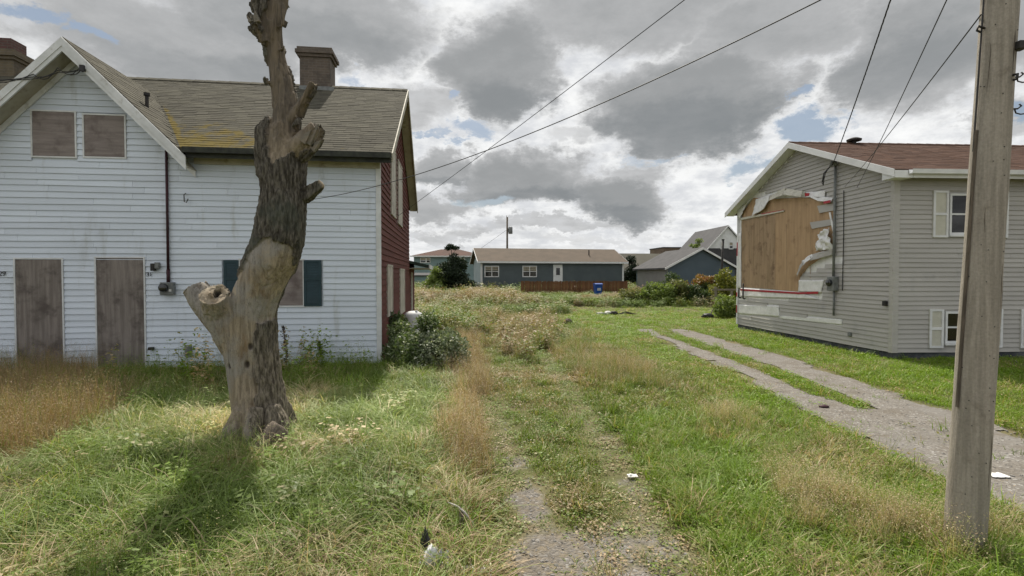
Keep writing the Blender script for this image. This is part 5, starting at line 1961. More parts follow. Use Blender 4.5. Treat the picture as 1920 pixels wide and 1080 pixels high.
# blue wheeled bin
o = at(1121, 545, 41)
bn = thing('wheelie_bin', (o.x, 41, ztf(o.x, 41)), 'blue wheeled recycling bin standing before the brown fence', 'bin', R(8))
MB().hexa([(-.22, -.25, .06), (.22, -.25, .06), (.22, .25, .06), (-.22, .25, .06)], [(-.29, -.33, .96), (.29, -.33, .96), (.29, .33, .96), (-.29, .33, .96)]).build('body', M['bin_blue'], bn, recalc=True, bevel=.02)
MB().prism([(-.31, -.38, .975), (-.31, .36, .975), (-.31, .34, 1.07), (-.31, -.1, 1.09), (-.31, -.36, 1.03)], (.62, 0, 0)).build('lid', M['bin_blue'], bn, recalc=True, bevel=.015)
MB().tube([(-.25, .4, .98), (.25, .4, .98)], .02, 8).build('handle', M['bin_blue'], bn)
for s_ in (-.25, .25):
    MB().tube([(s_ - .03, .24, .1), (s_ + .03, .24, .1)], .1, 14).build('wheel', M['black_plastic'], bn)
for k_ in range(3):
    MB().box(-.14, .14, -.315 + .012 * (2 - k_) - .03, -.29 + .012 * (2 - k_), .66 - k_ * .07, .70 - k_ * .07).build('lettering_bar', M['paper'], bn)

# far utility pole with transformer
o = at(951, 440, 66)
fp = thing('utility_pole', (o.x, 66, GZ0), 'distant dark utility pole with transformer can behind the bungalow', 'pole')
topz = at(951, 407, 66).z - GZ0
MB().tube([(0, 0, -.3), (0, 0, topz)], [.16, .11], 12).build('pole_shaft', M['bark_slab'], fp, True)
tz_ = at(955, 432, 66).z - GZ0
MB().tube([(.42, -.1, tz_ - .45), (.42, -.1, tz_ - .42), (.42, -.1, tz_ + .38), (.42, -.1, tz_ + .45)], [.2, .27, .27, .16], 14).build('transformer', M['metal_grey'], fp, True)
MB().box(.1, .2, -.14, -.06, tz_ - .25, tz_ + .25).build('bracket', M['dark_iron'], fp)
for s_ in (-.28, .32):
    MB().tube([(s_ * .3, 0, topz - .5), (s_ * .3, 0, topz + .2 * (s_ < 0))], .03, 6).build('insulator', M['dark_iron'], fp)
mb = MB()
mb.tube([(0, 0, topz - 1.6), (-6, 4, topz - 5.5)], .015, 5)
mb.build('guy_wire', M['wire'], fp)
# dark steel post by the garage
o = at(1355, 480, 37.5)
ps = thing('steel_post', (o.x, 37.5, ztf(o.x, 37.5)), 'tall thin black steel post in front of the blue garage', 'post')
hz = at(1355, 450, 37.5).z - ztf(o.x, 37.5)
MB().tube([(-.1, 0, -.2), (-.05, 0, hz * .5), (.02, 0, hz)], [.09, .085, .08], 10).build('shaft', M['dark_iron'], ps, True)
MB().tube([(.02, 0, hz), (.02, 0, hz + .06)], .1, 10).build('cap', M['dark_iron'], ps, True)

# trees and bushes of the background
shrub('evergreen_tree', (at(848, 500, 50).x, 50, GZ0), 4.4, 4.0, 3.9, 15000, .24, LM['pine'], 'dark wind shaped evergreen tree left of the bungalow', 'tree', 21, ncl=46, r_=.62, aspect=.35, trunk=.16)
shrub('evergreen_tree', (at(820, 500, 49).x, 49, GZ0), 2.6, 2.4, 2.6, 7000, .2, LM['far_green'], 'smaller lighter tree at the left foot of the dark evergreen', 'tree', 22, ncl=26, r_=.45, aspect=.4, trunk=.1)
rg = np.random.default_rng(77)
for t in [o_ for o_ in bpy.data.objects if o_.name == 'evergreen_tree']:
    # leader with a separate top tuft
    zt1 = at(845, 458, 50).z - GZ0
    P = crown_points(rg, [(-.18, 0, zt1 - .25, .34, .3, .26), (.3, 0, zt1 - .38, .3, .3, .16), (-.45, 0, zt1 - .42, .22, .2, .14)], 900)
    link('top_tuft', leaves('top_tuft', P, .2, rg, .35), LM['pine'], t)
    MB().tube([(0, 0, 2.5), (-.1, 0, zt1 - .3)], [.06, .03], 6).build('leader', M['bark_slab'], t)
shrub('small_tree', (at(1184, 500, 61).x, 61, GZ0), 2.2, 2.0, 4.4, 5000, .24, LM['pine'], 'dark slim tree at the right end of the bungalow', 'tree', 23, ncl=22, r_=.55, trunk=.1)
shrub('small_tree', (at(1302, 480, 53).x, 53, GZ0), 2.0, 1.8, 4.5, 2600, .22, LM['far_yellow'], 'young yellow green tree behind the garage roof', 'tree', 24, ncl=18, r_=.45, trunk=.07)
tt_ = bpy.data.objects['small_tree.001']
zt1 = at(1310, 447, 53).z - GZ0
P = crown_points(rg, [(.45, 0, zt1 - .25, .28, .2, .25), (.3, 0, zt1 - .7, .2, .2, .2), (-.3, 0, zt1 - .75, .25, .2, .12), (.1, 0, zt1 - 1.0, .3, .2, .2)], 500)
link('top_tuft', leaves('top_tuft', P, .2, rg, .4), LM['far_green'], tt_)
MB().tube([(0, 0, 3.2), (.2, 0, zt1 - .9), (.45, 0, zt1 - .2)], [.05, .03, .015], 6).build('leader', M['bark_slab'], tt_)
hedge = [(1195, 573, 34, 2.6, 1.2, 'far_olive', 'rounded green bush below the right end of the brown fence'),
         (1232, 574, 33, 2.6, 1.45, 'far_green', 'leafy green bush below the side wall of the blue garage'),
         (1270, 573, 33.5, 2.6, 1.55, 'far_olive', 'tangled olive bush below the near corner of the blue garage'),
         (1305, 572, 33, 2.4, 1.35, 'bush_dark', 'dark green bush in front of the orange leaved bush'),
         (1312, 560, 35.5, 3.0, 1.95, 'far_orange', 'orange leaved bush in front of the blue garage'),
         (1258, 560, 36, 2.4, 1.75, 'bush_dark', 'dark bush growing against the garage wall'),
         (1345, 560, 35, 2.4, 2.0, 'bush_dark', 'dark bush at the foot of the black steel post'),
         (1368, 545, 31, 2.0, 2.25, 'far_yellow', 'yellow green bush beside the torn gable wall'),
         (1366, 596, 24.5, 1.3, 1.15, 'far_green', 'bright green bush below the weathered wooden frame')]
for i, (px, py, Y, w, h, m_, lab) in enumerate(hedge):
    x = at(px, 540, Y).x
    shrub('bush', (x, Y, ztf(x, Y)), w * 1.1, w * .8, h * 1.12, 4600, .12 if Y < 30 else .15, LM[m_], lab, 'bush', 40 + i, ncl=26, r_=.34)
# weathered wooden frame by the bushes
o = gp(1342, 592)
wf = thing('wooden_frame', (o.x, o.y, 0), 'weathered grey wooden frame of posts and rail among the bushes', 'frame', R(4))
MB().box(-.05, .05, -.04, .04, -.1, 1.45).build('post', M['weathered'], wf)
MB().box(.78, .88, -.04, .04, -.1, 1.35).build('post', M['weathered'], wf)
MB().box(-.2, 1.35, -.065, -.042, 1.28, 1.37).build('rail', M['weathered'], wf)
MB().hexa([(-.5, -.3, -.02), (-.44, -.3, -.02), (-.44, -.26, -.02), (-.5, -.26, -.02)], [(-.03, -.06, .65), (.03, -.06, .65), (.03, -.045, .65), (-.03, -.045, .65)]).build('brace', M['weathered'], wf, recalc=True)
MB().box(.06, .30, -.10, -.05, .52, .62).build('white_box', M['trim_white'], wf)
# dark sack on the lawn
def lump(name, loc, w, d, h, m_, label, cat, seed, squash=1.0, n=20, rough=.25, pn='body'):
    t = thing(name, loc, label, cat)
    vs, fs = [], []
    for i in range(n // 2 + 1):
        ph = math.pi * i / (n // 2)
        for k_ in range(n):
            a = 2 * math.pi * k_ / n
            dv = Vector((math.sin(ph) * math.cos(a), math.sin(ph) * math.sin(a), math.cos(ph)))
            r_ = 1 + rough * (mnoise.noise(dv * 2.2 + Vector((seed, 0, 0))) + .6 * mnoise.noise(dv * 5 + Vector((0, seed, 0))))
            vs.append((dv.x * w / 2 * r_, dv.y * d / 2 * r_, max(-.02, h * .42 + dv.z * h / 2 * r_)))
    for i in range(n // 2):
        for k_ in range(n):
            k2 = (k_ + 1) % n
            fs.append((i * n + k_, (i + 1) * n + k_, (i + 1) * n + k2, i * n + k2))
    MB().add(vs, fs).build(pn, M[m_], t, smooth=True)
    return t


o = gp(1327, 597)
lump('rubbish_sack', (o.x, o.y, 0), .55, .35, .26, 'black_plastic', 'black rubbish sack lying on the lawn near the bushes', 'sack', 3, rough=.5)
o = gp(1140, 591)
for i, (dx, dy, w, h, m_, lab) in enumerate(((-.35, 0, .5, .14, 'metal_grey', 'grey lump of burnt scrap on the mown lawn'), (.02, .1, .35, .2, 'paper', 'whitish lump of scrap on the mown lawn'), (.3, -.05, .34, .22, 'dark_iron', 'dark iron scrap on the mown lawn'))):
    lump('scrap', (o.x + dx, o.y + dy, 0), w, w * .6, h, m_, lab, 'scrap', 5 + i, rough=.7, group=None) if False else lump('scrap', (o.x + dx, o.y + dy, 0), w, w * .6, h, m_, lab, 'scrap', 5 + i, rough=.7)
st = thing('scrap', (o.x + .9, o.y, 0), 'thin twisted iron rods lying beside the scrap lumps', 'scrap')
for i in range(4):
    a = rng.uniform(-.5, .5)
    MB().tube([(-.4, rng.uniform(-.2, .2), .04), (0, a * .3, .10 + .03 * i), (.55, rng.uniform(-.2, .2), .06)], .016, 6).build('rod', M['dark_iron'], st)
o = gp(1065, 608)
lump('stump', (o.x, o.y, 0), .34, .3, .26, 'bark_slab', 'small dark stump at the edge of the mown lawn', 'stump', 9, rough=.4)

# ------------------------------------------------------------------ foreground litter
def crumple(name, loc, w, d, h, m_, label, cat, seed, parts=1):
    t = thing(name, loc, label, cat)
    nu_, nv_ = 22, 16
    vs, fs = [], []
    for j in range(nv_ + 1):
        for i in range(nu_ + 1):
            s, q_ = i / nu_ - .5, j / nv_ - .5
            p = Vector((s * 5, q_ * 5, seed))
            hgt = .5 + .9 * mnoise.noise(p * .55) + .5 * abs(mnoise.noise(p * 1.3)) + .25 * mnoise.noise(p * 2.7)
            e_ = max(0, 1 - (abs(s) * 2) ** 3) * max(0, 1 - (abs(q_) * 2) ** 3)
            vs.append((s * w * (1 + .25 * mnoise.noise(p + Vector((9, 0, 0)))), q_ * d * (1 + .3 * mnoise.noise(p + Vector((0, 9, 0)))), max(.01, h * hgt * (.3 + .7 * e_))))
    n_ = nu_ + 1
    for j in range(nv_):
        for i in range(nu_):
            a = j * n_ + i
            fs.append((a, a + 1, a + 1 + n_, a + n_))
    k_ = len(vs)
    bord = [(i, i + 1) for i in range(nu_)] + [(j * n_ + nu_, (j + 1) * n_ + nu_) for j in range(nv_)] + [(nv_ * n_ + i + 1, nv_ * n_ + i) for i in range(nu_ - 1, -1, -1)] + [((j + 1) * n_, j * n_) for j in range(nv_ - 1, -1, -1)]
    v2 = [(x, y, z_ - .006) for x, y, z_ in vs]
    MB().add(vs + v2, fs + [tuple(reversed([q_ + k_ for q_ in f_])) for f_ in fs] + [(b_, a, a + k_, b_ + k_) for a, b_ in bord]).build('film', M[m_], t, smooth=True)
    return t


M['film'] = mat('film', (.66, .67, .70), (.40, .42, .45), 9, .3, .2, c3=(.2, .2, .21), s3=9)
o = gp(818, 1072)
crumple('plastic_bag', (o.x, o.y, .06), .20, .18, .12, 'film', 'crumpled whitish plastic bag caught in the long grass', 'bag', 4.1)
o = gp(800, 1066)
crumple('plastic_bag', (o.x - .02, o.y + .03, .06), .09, .12, .20, 'black_plastic', 'scrap of black plastic bag beside the white one', 'bag', 8.3)
o = gp(888, 1078)
crumple('paper_scrap', (o.x, o.y, .02), .26, .12, .06, 'paper', 'torn white paper lying by the gravel track', 'paper', 2.2)
o = gp(1870, 895)
crumple('paper_scrap', (o.x, o.y, .016), .16, .12, .02, 'paper', 'flat white paper lying on the gravel driveway', 'paper', 6.6)
o = gp(1186, 897)
crumple('paper_scrap', (o.x, o.y, .02), .09, .07, .03, 'paper', 'tiny white scrap in the grass of the middle track', 'paper', 1.7)
o = gp(864, 1008)
sp_ = thing('broken_stake', (o.x, o.y, 0), 'short dark broken stake with a pale bent stalk', 'stake')
MB().tube([(0, 0, -.05), (.004, 0, .12), (-.004, .01, .21), (-.01, .0, .235)], [.026, .026, .022, .008], 10).build('stake', M['bark_slab'], sp_, True)
MB().tube([(-.10, .03, .26), (-.03, 0, .245), (.03, -.01, .20), (.09, -.02, .13), (.115, -.02, .07), (.11, -.02, .02)], [.004, .007, .008, .007, .006, .004], 7).build('stalk', M['pale_board'], sp_, True)
o = gp(1545, 766)
lump('stone', (o.x, o.y, .01), .16, .09, .05, 'conduit_red', 'small reddish flat stone on the driveway edge', 'stone', 12, n=12)

# dark dock plants against the white wall
for (px, py, h, lab, sd_) in ((535, 684, .98, 'tall dark seeding dock plant against the white wall behind the tree', 1), (602, 684, .66, 'short dark dock spike against the white wall below the shutter', 2)):
    u, _ = LH.onv(px, 600, -.35)
    wv = LH.world(u, -.35, 0)
    t = thing('dock_plant', (wv.x, wv.y, 0), lab, 'plant')
    rg = np.random.default_rng(sd_)
    pts = [(0, 0, 0), (.02, 0, h * .4), (-.02, 0, h * .75), (-.05, 0, h)]
    MB().tube(pts, [.010, .008, .006, .002], 6).build('stem', M['bark_slab'], t)
    P = []
    for i in range(420 if sd_ == 1 else 260):
        z_ = h * (rg.uniform(.2, 1.0) if sd_ == 1 else rg.uniform(.5, .98))
        g_ = .028 + (.03 if sd_ == 1 else .012) * math.sin(z_ * 26)
        P.append((np.interp(z_, [q_[2] for q_ in pts], [q_[0] for q_ in pts]) + rg.normal() * g_ * .7, rg.normal() * g_ * .7, z_))
    link('seed_head', leaves('seed_head', np.array(P), .035, rg, .6), leafmat('dock_seed', (.025, .014, .012), (.06, .035, .025), None, .1, .8), t)

# ------------------------------------------------------------------ grass
def blade(V, F, Rr, Hh, base, dirv, L_, w, curl, lean, nseg, r_, rg):
    """one tapering, bending blade"""
    a = math.atan2(dirv[1], dirv[0])
    side = np.array([-math.sin(a), math.cos(a), 0])
    d = np.array([math.cos(a), math.sin(a), 0])
    p = np.array([base[0], base[1], -.01])
    th = lean
    i0 = len(V)
    tw = rg.uniform(-.7, .7)
    for k_ in range(nseg + 1):
        t = k_ / nseg
        ww = w * (1 - t ** 1.6) * .5 + .0002
        s_ = side * math.cos(tw * t) + np.array([0, 0, 1]) * math.sin(tw * t) * .6
        if k_ < nseg:
            V.append(tuple(p + s_ * ww))
            V.append(tuple(p - s_ * ww))
        else:
            V.append(tuple(p))
        st_ = L_ / nseg
        p = p + (d * math.sin(th) + np.array([0, 0, 1]) * math.cos(th)) * st_
        if p[2] < .012:
            p[2] = .012
        th = min(th + curl / nseg, 2.0)
    for k_ in range(nseg):
        a_ = i0 + 2 * k_
        if k_ < nseg - 1:
            F.append((a_, a_ + 1, a_ + 3, a_ + 2))
        else:
            F.append((a_, a_ + 1, a_ + 2))
        Rr.append(r_)


def tuft(kind, seed):
    rg = np.random.default_rng(seed)
    V, F, Rr = [], [], []

    def ring(r_):
        a, q_ = rg.uniform(0, 6.283), r_ * math.sqrt(rg.random())
        return (math.cos(a) * q_, math.sin(a) * q_)

    def rd():
        a = rg.uniform(0, 6.283)
        return (math.cos(a), math.sin(a))

    def leafq(c_, s_, r_):
        d = rg.normal(size=3)
        d[2] *= .35
        d /= np.linalg.norm(d)
        w = np.cross(d, rg.normal(size=3) * .4 + np.array([0, 0, 1]))
        w /= np.linalg.norm(w) + 1e-6
        i0 = len(V)
        c_ = np.array(c_)
        for q_ in (c_, c_ + d * s_ * .5 + w * s_ * .33, c_ + d * s_, c_ + d * s_ * .5 - w * s_ * .33):
            V.append(tuple(q_))
        F.append((i0, i0 + 1, i0 + 2, i0 + 3))
        Rr.append(r_)

    def stalk(h, w, lean, head, r_, loose=1.0):
        b, d = ring(.07), rd()
        p = np.array([b[0], b[1], 0.0])
        blade(V, F, Rr, None, b, d, h, w, .35, lean, 3, r_, rg)
        tip = np.array(V[-1])
        for q_ in range(head):
            t = rg.random()
            c_ = tip + np.array([-d[0] * .03, -d[1] * .03, -.13]) * t + rg.normal(size=3) * np.array([.010, .010, .008]) * (1 + 2.0 * t * loose)
            leafq(c_, rg.uniform(.007, .014), r_)

    if kind == 'short':
        for i in range(22):
            blade(V, F, Rr, None, ring(.10), rd(), rg.uniform(.05, .13), rg.uniform(.005, .009), rg.uniform(.4, 1.4), rg.uniform(.1, .7), 2, rg.random(), rg)
    elif kind == 'mid':
        for i in range(20):
            blade(V, F, Rr, None, ring(.12), rd(), rg.uniform(.14, .32), rg.uniform(.006, .011), rg.uniform(.5, 1.7), rg.uniform(.1, .6), 3, rg.random(), rg)
    elif kind == 'flop':
        main = rg.uniform(0, 6.283)
        for i in range(18):
            a = main + rg.normal() * .9
            blade(V, F, Rr, None, ring(.10), (math.cos(a), math.sin(a)), rg.uniform(.28, .58), rg.uniform(.006, .012), rg.uniform(1.2, 2.2), rg.uniform(.25, .8), 4, rg.random(), rg)
    elif kind == 'seed':
        for i in range(9):
            stalk(rg.uniform(.38, .68), .0036, rg.uniform(.02, .28), 11, rg.random())
        for i in range(10):
            blade(V, F, Rr, None, ring(.08), rd(), rg.uniform(.15, .4), .004, rg.uniform(.6, 1.8), rg.uniform(.1, .5), 3, rg.random(), rg)
    elif kind == 'wisp':
        for i in range(22):
            stalk(rg.uniform(.25, .5), .0026, rg.uniform(.02, .55), 7, rg.random(), 3.0)
        for i in range(14):
            blade(V, F, Rr, None, ring(.06), rd(), rg.uniform(.1, .25), .003, rg.uniform(.4, 1.4), rg.uniform(.1, .5), 2, rg.random(), rg)
    elif kind == 'clover':
        for i in range(40):
            b = ring(.12)
            leafq((b[0], b[1], rg.uniform(.015, .09)), rg.uniform(.018, .038), rg.random())
        for i in range(8):
            blade(V, F, Rr, None, ring(.1), rd(), rg.uniform(.05, .14), .004, rg.uniform(.4, 1.2), rg.uniform(.1, .6), 2, rg.random(), rg)
    elif kind == 'weed':
        for i in range(7):
            h = rg.uniform(.55, 1.0)
            b, d = ring(.14), rd()
            blade(V, F, Rr, None, b, d, h, .006, .3, rg.uniform(.02, .2), 3, rg.random(), rg)
            tip = np.array(V[-1])
            for q_ in range(26):
                t = rg.random()
                c_ = np.array([b[0], b[1], 0]) * (1 - t) + tip * t + rg.normal(size=3) * .035
                c_[2] = max(.02, c_[2])
                leafq(c_, rg.uniform(.03, .075), rg.random())
    elif kind == 'rosette':
        for i in range(13):
            blade(V, F, Rr, None, ring(.02), rd(), rg.uniform(.10, .22), rg.uniform(.030, .055), rg.uniform(.5, 1.5), rg.uniform(.35, 1.0), 4, rg.random(), rg)
    elif kind == 'flower':
        for i in range(5):
            b = ring(.10)
            h = rg.uniform(.08, .2)
            c_ = (b[0], b[1], h)
            for q_ in range(5):
                leafq(c_, .012, rg.random())
    me = bpy.data.meshes.new('tuft_' + kind)
    me.from_pydata(V, [], F)
    a_ = me.attributes.new('rnd', 'FLOAT', 'FACE')
    a_.data.foreach_set('value', Rr)
    me.update()
    return me


def grassmat(name):
    m = bpy.data.materials.new(name)
    m.use_nodes = True
    T = NT(m.node_tree)
    out = T.n('ShaderNodeOutputMaterial')
    I = lambda nm_: T.n('ShaderNodeAttribute', attribute_name=nm_, attribute_type='INSTANCER').outputs['Fac']
    r_ = T.n('ShaderNodeAttribute', attribute_name='rnd').outputs['Fac']
    tint, hue, lum = I('tint'), I('hue'), I('lum')
    rc_ = T.math('SUBTRACT', r_, .5)
    f = T.math('ADD', tint, T.math('MULTIPLY', rc_, .55), True)
    h = T.math('ADD', hue, T.math('MULTIPLY', rc_, .35), True)
    green = T.mix(h, (.138, .235, .008), (.215, .275, .100))
    dry = T.mix(h, (.30, .195, .115), (.58, .49, .34))
    c = T.mix(T.ramp(f, .2, .8), green, dry)
    l = T.math('MULTIPLY', lum, T.math('ADD', .8, T.math('MULTIPLY', r_, .4)))
    cc = T.n('ShaderNodeCombineXYZ', {0: l, 1: l, 2: l}).outputs[0]
    c = T.mix(1.0, c, cc, 'MULTIPLY')
    p = T.n('ShaderNodeBsdfPrincipled', {'Base Color': c, 'Roughness': .5, 'Specular IOR Level': .32})
    t = T.n('ShaderNodeBsdfTranslucent', {'Color': T.mix(1.0, c, (1.15, 1.15, .6), 'MULTIPLY')})
    mx = T.n('ShaderNodeMixShader', {0: .38, 1: p.outputs[0], 2: t.outputs[0]})
    T.t.links.new(mx.outputs[0], out.inputs[0])
    return m


GM = grassmat('grass_blade')
FM = leafmat('petal', (.62, .5, .04), (.7, .7, .66), None, .3)
KINDS = ['short', 'mid', 'flop', 'seed', 'wisp', 'clover', 'weed', 'rosette', 'flower']
NVAR = 4
COLS = {}
for ki, k_ in enumerate(KINDS):
    cc_ = bpy.data.collections.new('tufts_' + k_)
    for v_ in range(NVAR):
        me = tuft(k_, 100 + ki * 10 + v_)
        me.materials.append(FM if k_ == 'flower' else GM)
        ob = bpy.data.objects.new('tuft_%s_%d' % (k_, v_), me)
        cc_.objects.link(ob)
    COLS[k_] = cc_


def scatter(name, kind_col, P, rot, scl, attrs, label, cat):
    """one object whose points carry instances of the tufts"""
    n_ = len(P)
    me = bpy.data.meshes.new(name)
    me.vertices.add(n_)
    me.vertices.foreach_set('co', P.astype(np.float32).reshape(-1))
    for nm_, arr, typ in (('rot', rot, 'FLOAT_VECTOR'), ('scl', scl, 'FLOAT_VECTOR')):
        a_ = me.attributes.new(nm_, typ, 'POINT')
        a_.data.foreach_set('vector', arr.astype(np.float32).reshape(-1))
    for nm_, arr in attrs.items():
        a_ = me.attributes.new(nm_, 'FLOAT', 'POINT')
        a_.data.foreach_set('value', arr.astype(np.float32))
    a_ = me.attributes.new('pick', 'INT', 'POINT')
    a_.data.foreach_set('value', nrg.integers(0, NVAR, n_).astype(np.int32))
    o = link(name, me)
    tag(o, label, cat, kind='stuff')
    ng = bpy.data.node_groups.new('scatter_' + name, 'GeometryNodeTree')
    ng.interface.new_socket('Geometry', in_out='INPUT', socket_type='NodeSocketGeometry')
    ng.interface.new_socket('Geometry', in_out='OUTPUT', socket_type='NodeSocketGeometry')
    nd = ng.nodes
    gi, go = nd.new('NodeGroupInput'), nd.new('NodeGroupOutput')
    ci = nd.new('GeometryNodeCollectionInfo')
    ci.inputs['Collection'].default_value = kind_col
    ci.inputs['Separate Children'].default_value = True
    ci.inputs['Reset Children'].default_value = True
    ip = nd.new('GeometryNodeInstanceOnPoints')
    ip.inputs['Pick Instance'].default_value = True

    def na(nm_, typ):
        q_ = nd.new('GeometryNodeInputNamedAttribute')
        q_.data_type = typ
        q_.inputs['Name'].default_value = nm_
        return q_.outputs['Attribute']
    L_ = ng.links.new
    L_(gi.outputs[0], ip.inputs['Points'])
    L_(ci.outputs[0], ip.inputs['Instance'])
    L_(na('pick', 'INT'), ip.inputs['Instance Index'])
    e2r = nd.new('FunctionNodeEulerToRotation')
    L_(na('rot', 'FLOAT_VECTOR'), e2r.inputs[0])
    L_(e2r.outputs[0], ip.inputs['Rotation'])
    L_(na('scl', 'FLOAT_VECTOR'), ip.inputs['Scale'])
    L_(ip.outputs[0], go.inputs[0])
    md = o.modifiers.new('scatter', 'NODES')
    md.node_group = ng
    return o


# zones, drawn as outlines on the ground
ZP_ = {k_: P2(v_) for k_, v_ in {
    'left': [(-900, 688), (715, 690), (850, 690), (885, 800), (895, 960), (905, 1085), (880, 1500), (-1500, 1500)],
    'dry': [(-700, 690), (120, 690), (205, 715), (195, 760), (170, 815), (90, 850), (0, 880), (-500, 1000)],
    'wall': [(-700, 686), (715, 686), (725, 738), (540, 742), (200, 742), (-200, 735)],
    'strip': [(840, 640), (872, 590), (905, 590), (900, 650), (915, 720), (922, 800), (916, 890), (865, 905), (838, 800)],
    'midbrown': [(870, 556), (1010, 556), (1045, 600), (1050, 660), (1010, 700), (930, 700), (925, 640), (880, 600)],
    'brown2': [(1060, 640), (1200, 690), (1230, 740), (1130, 720), (1040, 690)],
    'verge': [(1180, 790), (1360, 760), (1560, 830), (1790, 945), (2000, 1040), (2300, 1500), (1350, 1500), (1330, 1090), (1270, 960)],
    'wispz': [(1440, 880), (1560, 880), (1620, 960), (1560, 1000), (1450, 960)],
    'wispz2': [(1330, 770), (1400, 770), (1420, 830), (1340, 830)],
    'wispz3': [(1640, 960), (1790, 960), (1850, 1050), (1700, 1060), (1610, 1040)],
    'mown': [(1075, 570), (1440, 570), (1720, 655), (2200, 690), (2600, 900), (1920, 815), (1640, 760), (1820, 925), (1600, 840), (1400, 770), (1230, 690), (1110, 630), (1060, 600)],
}.items()}
LHP = [tuple(LH.world(u, v, 0))[:2] for u, v in ((-L_LEN, .0), (.04, .0), (.04, L_DEP + 3), (-L_LEN, L_DEP + 3))]
RHP = [tuple(RH.world(u, v, 0))[:2] for u, v in ((.0, .0), (R_LEN, .0), (R_LEN, R_DEP), (.0, R_DEP))]
bands = [(2.3, 4.5, 330), (4.5, 7, 250), (7, 11, 150), (11, 18, 70), (18, 28, 32), (28, 46, 12), (46, 75, 4)]
pts = []
for y0, y1, dn_ in bands:
    wmax = 1.12 * y1 + 1.2
    n_ = int(2 * wmax * (y1 - y0) * dn_)
    yy = nrg.uniform(y0, y1, n_)
    xx = nrg.uniform(-wmax, wmax, n_)
    k_ = np.abs(xx) < 1.12 * yy + 1.2
    pts.append(np.stack([xx[k_], yy[k_]], -1))
P = np.concatenate(pts)
x, y = P[:, 0], P[:, 1]
out_ = inpoly(x, y, LHP) | inpoly(x, y, RHP)
jx, jy = (fbm(x * 1.3, y * 1.3, 51, 3) - .5), (fbm(x * 1.3 + 40, y * 1.3, 52, 3) - .5)
dj = .8
ondrive = inpoly(x + jx * .35, y + jy * .5, drive_w) & ~inpoly(x + jx * .3, y + jy * .5, strip_w)
out_ |= ondrive & (nrg.random(len(x)) < .985)
out_ |= np.hypot(x - TO.x, y - TO.y) < .32
P = P[~out_]
x, y = P[:, 0], P[:, 1]
jx, jy = (fbm(x * 1.1, y * 1.1, 51, 4) - .5) * 1.5, (fbm(x * 1.1 + 40, y * 1.1, 52, 4) - .5) * 1.8
zx, zy = x + jx * .7, y + jy * .9
n_ = len(x)
u = nrg.random(n_)
patch = fbm(x * .9, y * .9, 61, 4)
patch2 = fbm(x * 2.6, y * 2.6, 62, 3)
big = fbm(x * .35, y * .35, 63, 3)
kind = np.full(n_, 1)
hs = np.ones(n_)
tint = .18 + .5 * (patch - .4)
hue = .25 + .5 * (patch2 - .5)
lum = np.full(n_, .95)
keepp = np.ones(n_, bool)


def choose(mask, probs):
    """probs: list of (kind index, probability)"""
    c_ = 0
    r_ = u[mask]
    k_ = np.full(r_.shape, probs[-1][0])
    for i, p_ in probs:
        k_ = np.where((r_ >= c_) & (r_ < c_ + p_), i, k_)
        c_ += p_
    kind[mask] = k_


S, Mi, Fl, Se, Wi, Cl, We, Ro = range(8)
Z = {k_: inpoly(zx, zy, v_) for k_, v_ in ZP_.items()}
# default: short rough grass
m = np.ones(n_, bool)
choose(m, [(S, .64), (Mi, .12), (Cl, .18), (Se, .02), (Wi, .01), (Ro, .03)])
tint[:] = .29 + 1.0 * (patch - .45) + .3 * (patch2 - .5)
hue[:] = .32 + .4 * (patch2 - .5)
m = Z['left']
choose(m, [(Fl, .60), (Mi, .26), (Cl, .055), (Se, .035), (Wi, .012), (Ro, .033), (We, .005)])
silver_sheen = 1 - sstep(.6, 2.4, np.hypot((x + 3.1) / 1.6, y - 7.3))          # flattened grass round the tree: silvery sheen painted in as paler, brighter colour
tint[m] = (.21 + 1.4 * (patch - .47) + .6 * (patch2 - .5) + .10 * silver_sheen)[m]
hue[m] = (.50 + .9 * (big - .47) + .45 * silver_sheen)[m]
lum[m] = (1.0 + .9 * (patch2 - .5) + .35 * silver_sheen)[m]
hs[m] = .85
hs[m & (kind == We)] = .38
m = Z['wall']
choose(m, [(Fl, .45), (Mi, .43), (We, .008), (Se, .10), (Cl, .012)])
tint[m] = (.22 + .8 * (patch - .45))[m]
hue[m] = .3
hs[m] = 1.0
m = Z['dry']
choose(m, [(Se, .55), (Wi, .18), (Fl, .20), (Mi, .07)])
tint[m] = (.82 + .5 * (patch2 - .5))[m]
hue[m] = .15
lum[m] = 1.0
hs[m] = 1.0
m = Z['midbrown']
choose(m, [(Se, .42), (Wi, .18), (Mi, .25), (We, .05), (S, .10)])
tint[m] = (.60 + .9 * (patch - .45))[m]
hue[m] = .18
hs[m] = .6
m = Z['brown2']
choose(m, [(Se, .30), (Wi, .18), (Mi, .30), (S, .22)])
tint[m] = (.48 + .9 * (patch - .45))[m]
hue[m] = .3
hs[m] = .75
m = Z['strip']
choose(m, [(Se, .50), (Wi, .28), (Mi, .22)])
tint[m] = (.82 + .5 * (patch2 - .5))[m]
hue[m] = .3
hs[m] = .8
m = inpoly(zx, zy, path_w) & ~Z['strip']
choose(m, [(S, .66), (Cl, .26), (Mi, .05), (Wi, .03)])
tint[m] = (.32 + .9 * (patch - .47))[m]
hue[m] = .3
hs[m] = .75
m = Z['verge']
choose(m, [(Mi, .44), (S, .22), (Cl, .20), (Wi, .05), (Se, .02), (Fl, .03), (Ro, .04)])
tint[m] = (.24 + 1.3 * (patch - .47) + .3 * (patch2 - .5))[m]
hue[m] = .2
hs[m] = .68
lum[m] = 1.12
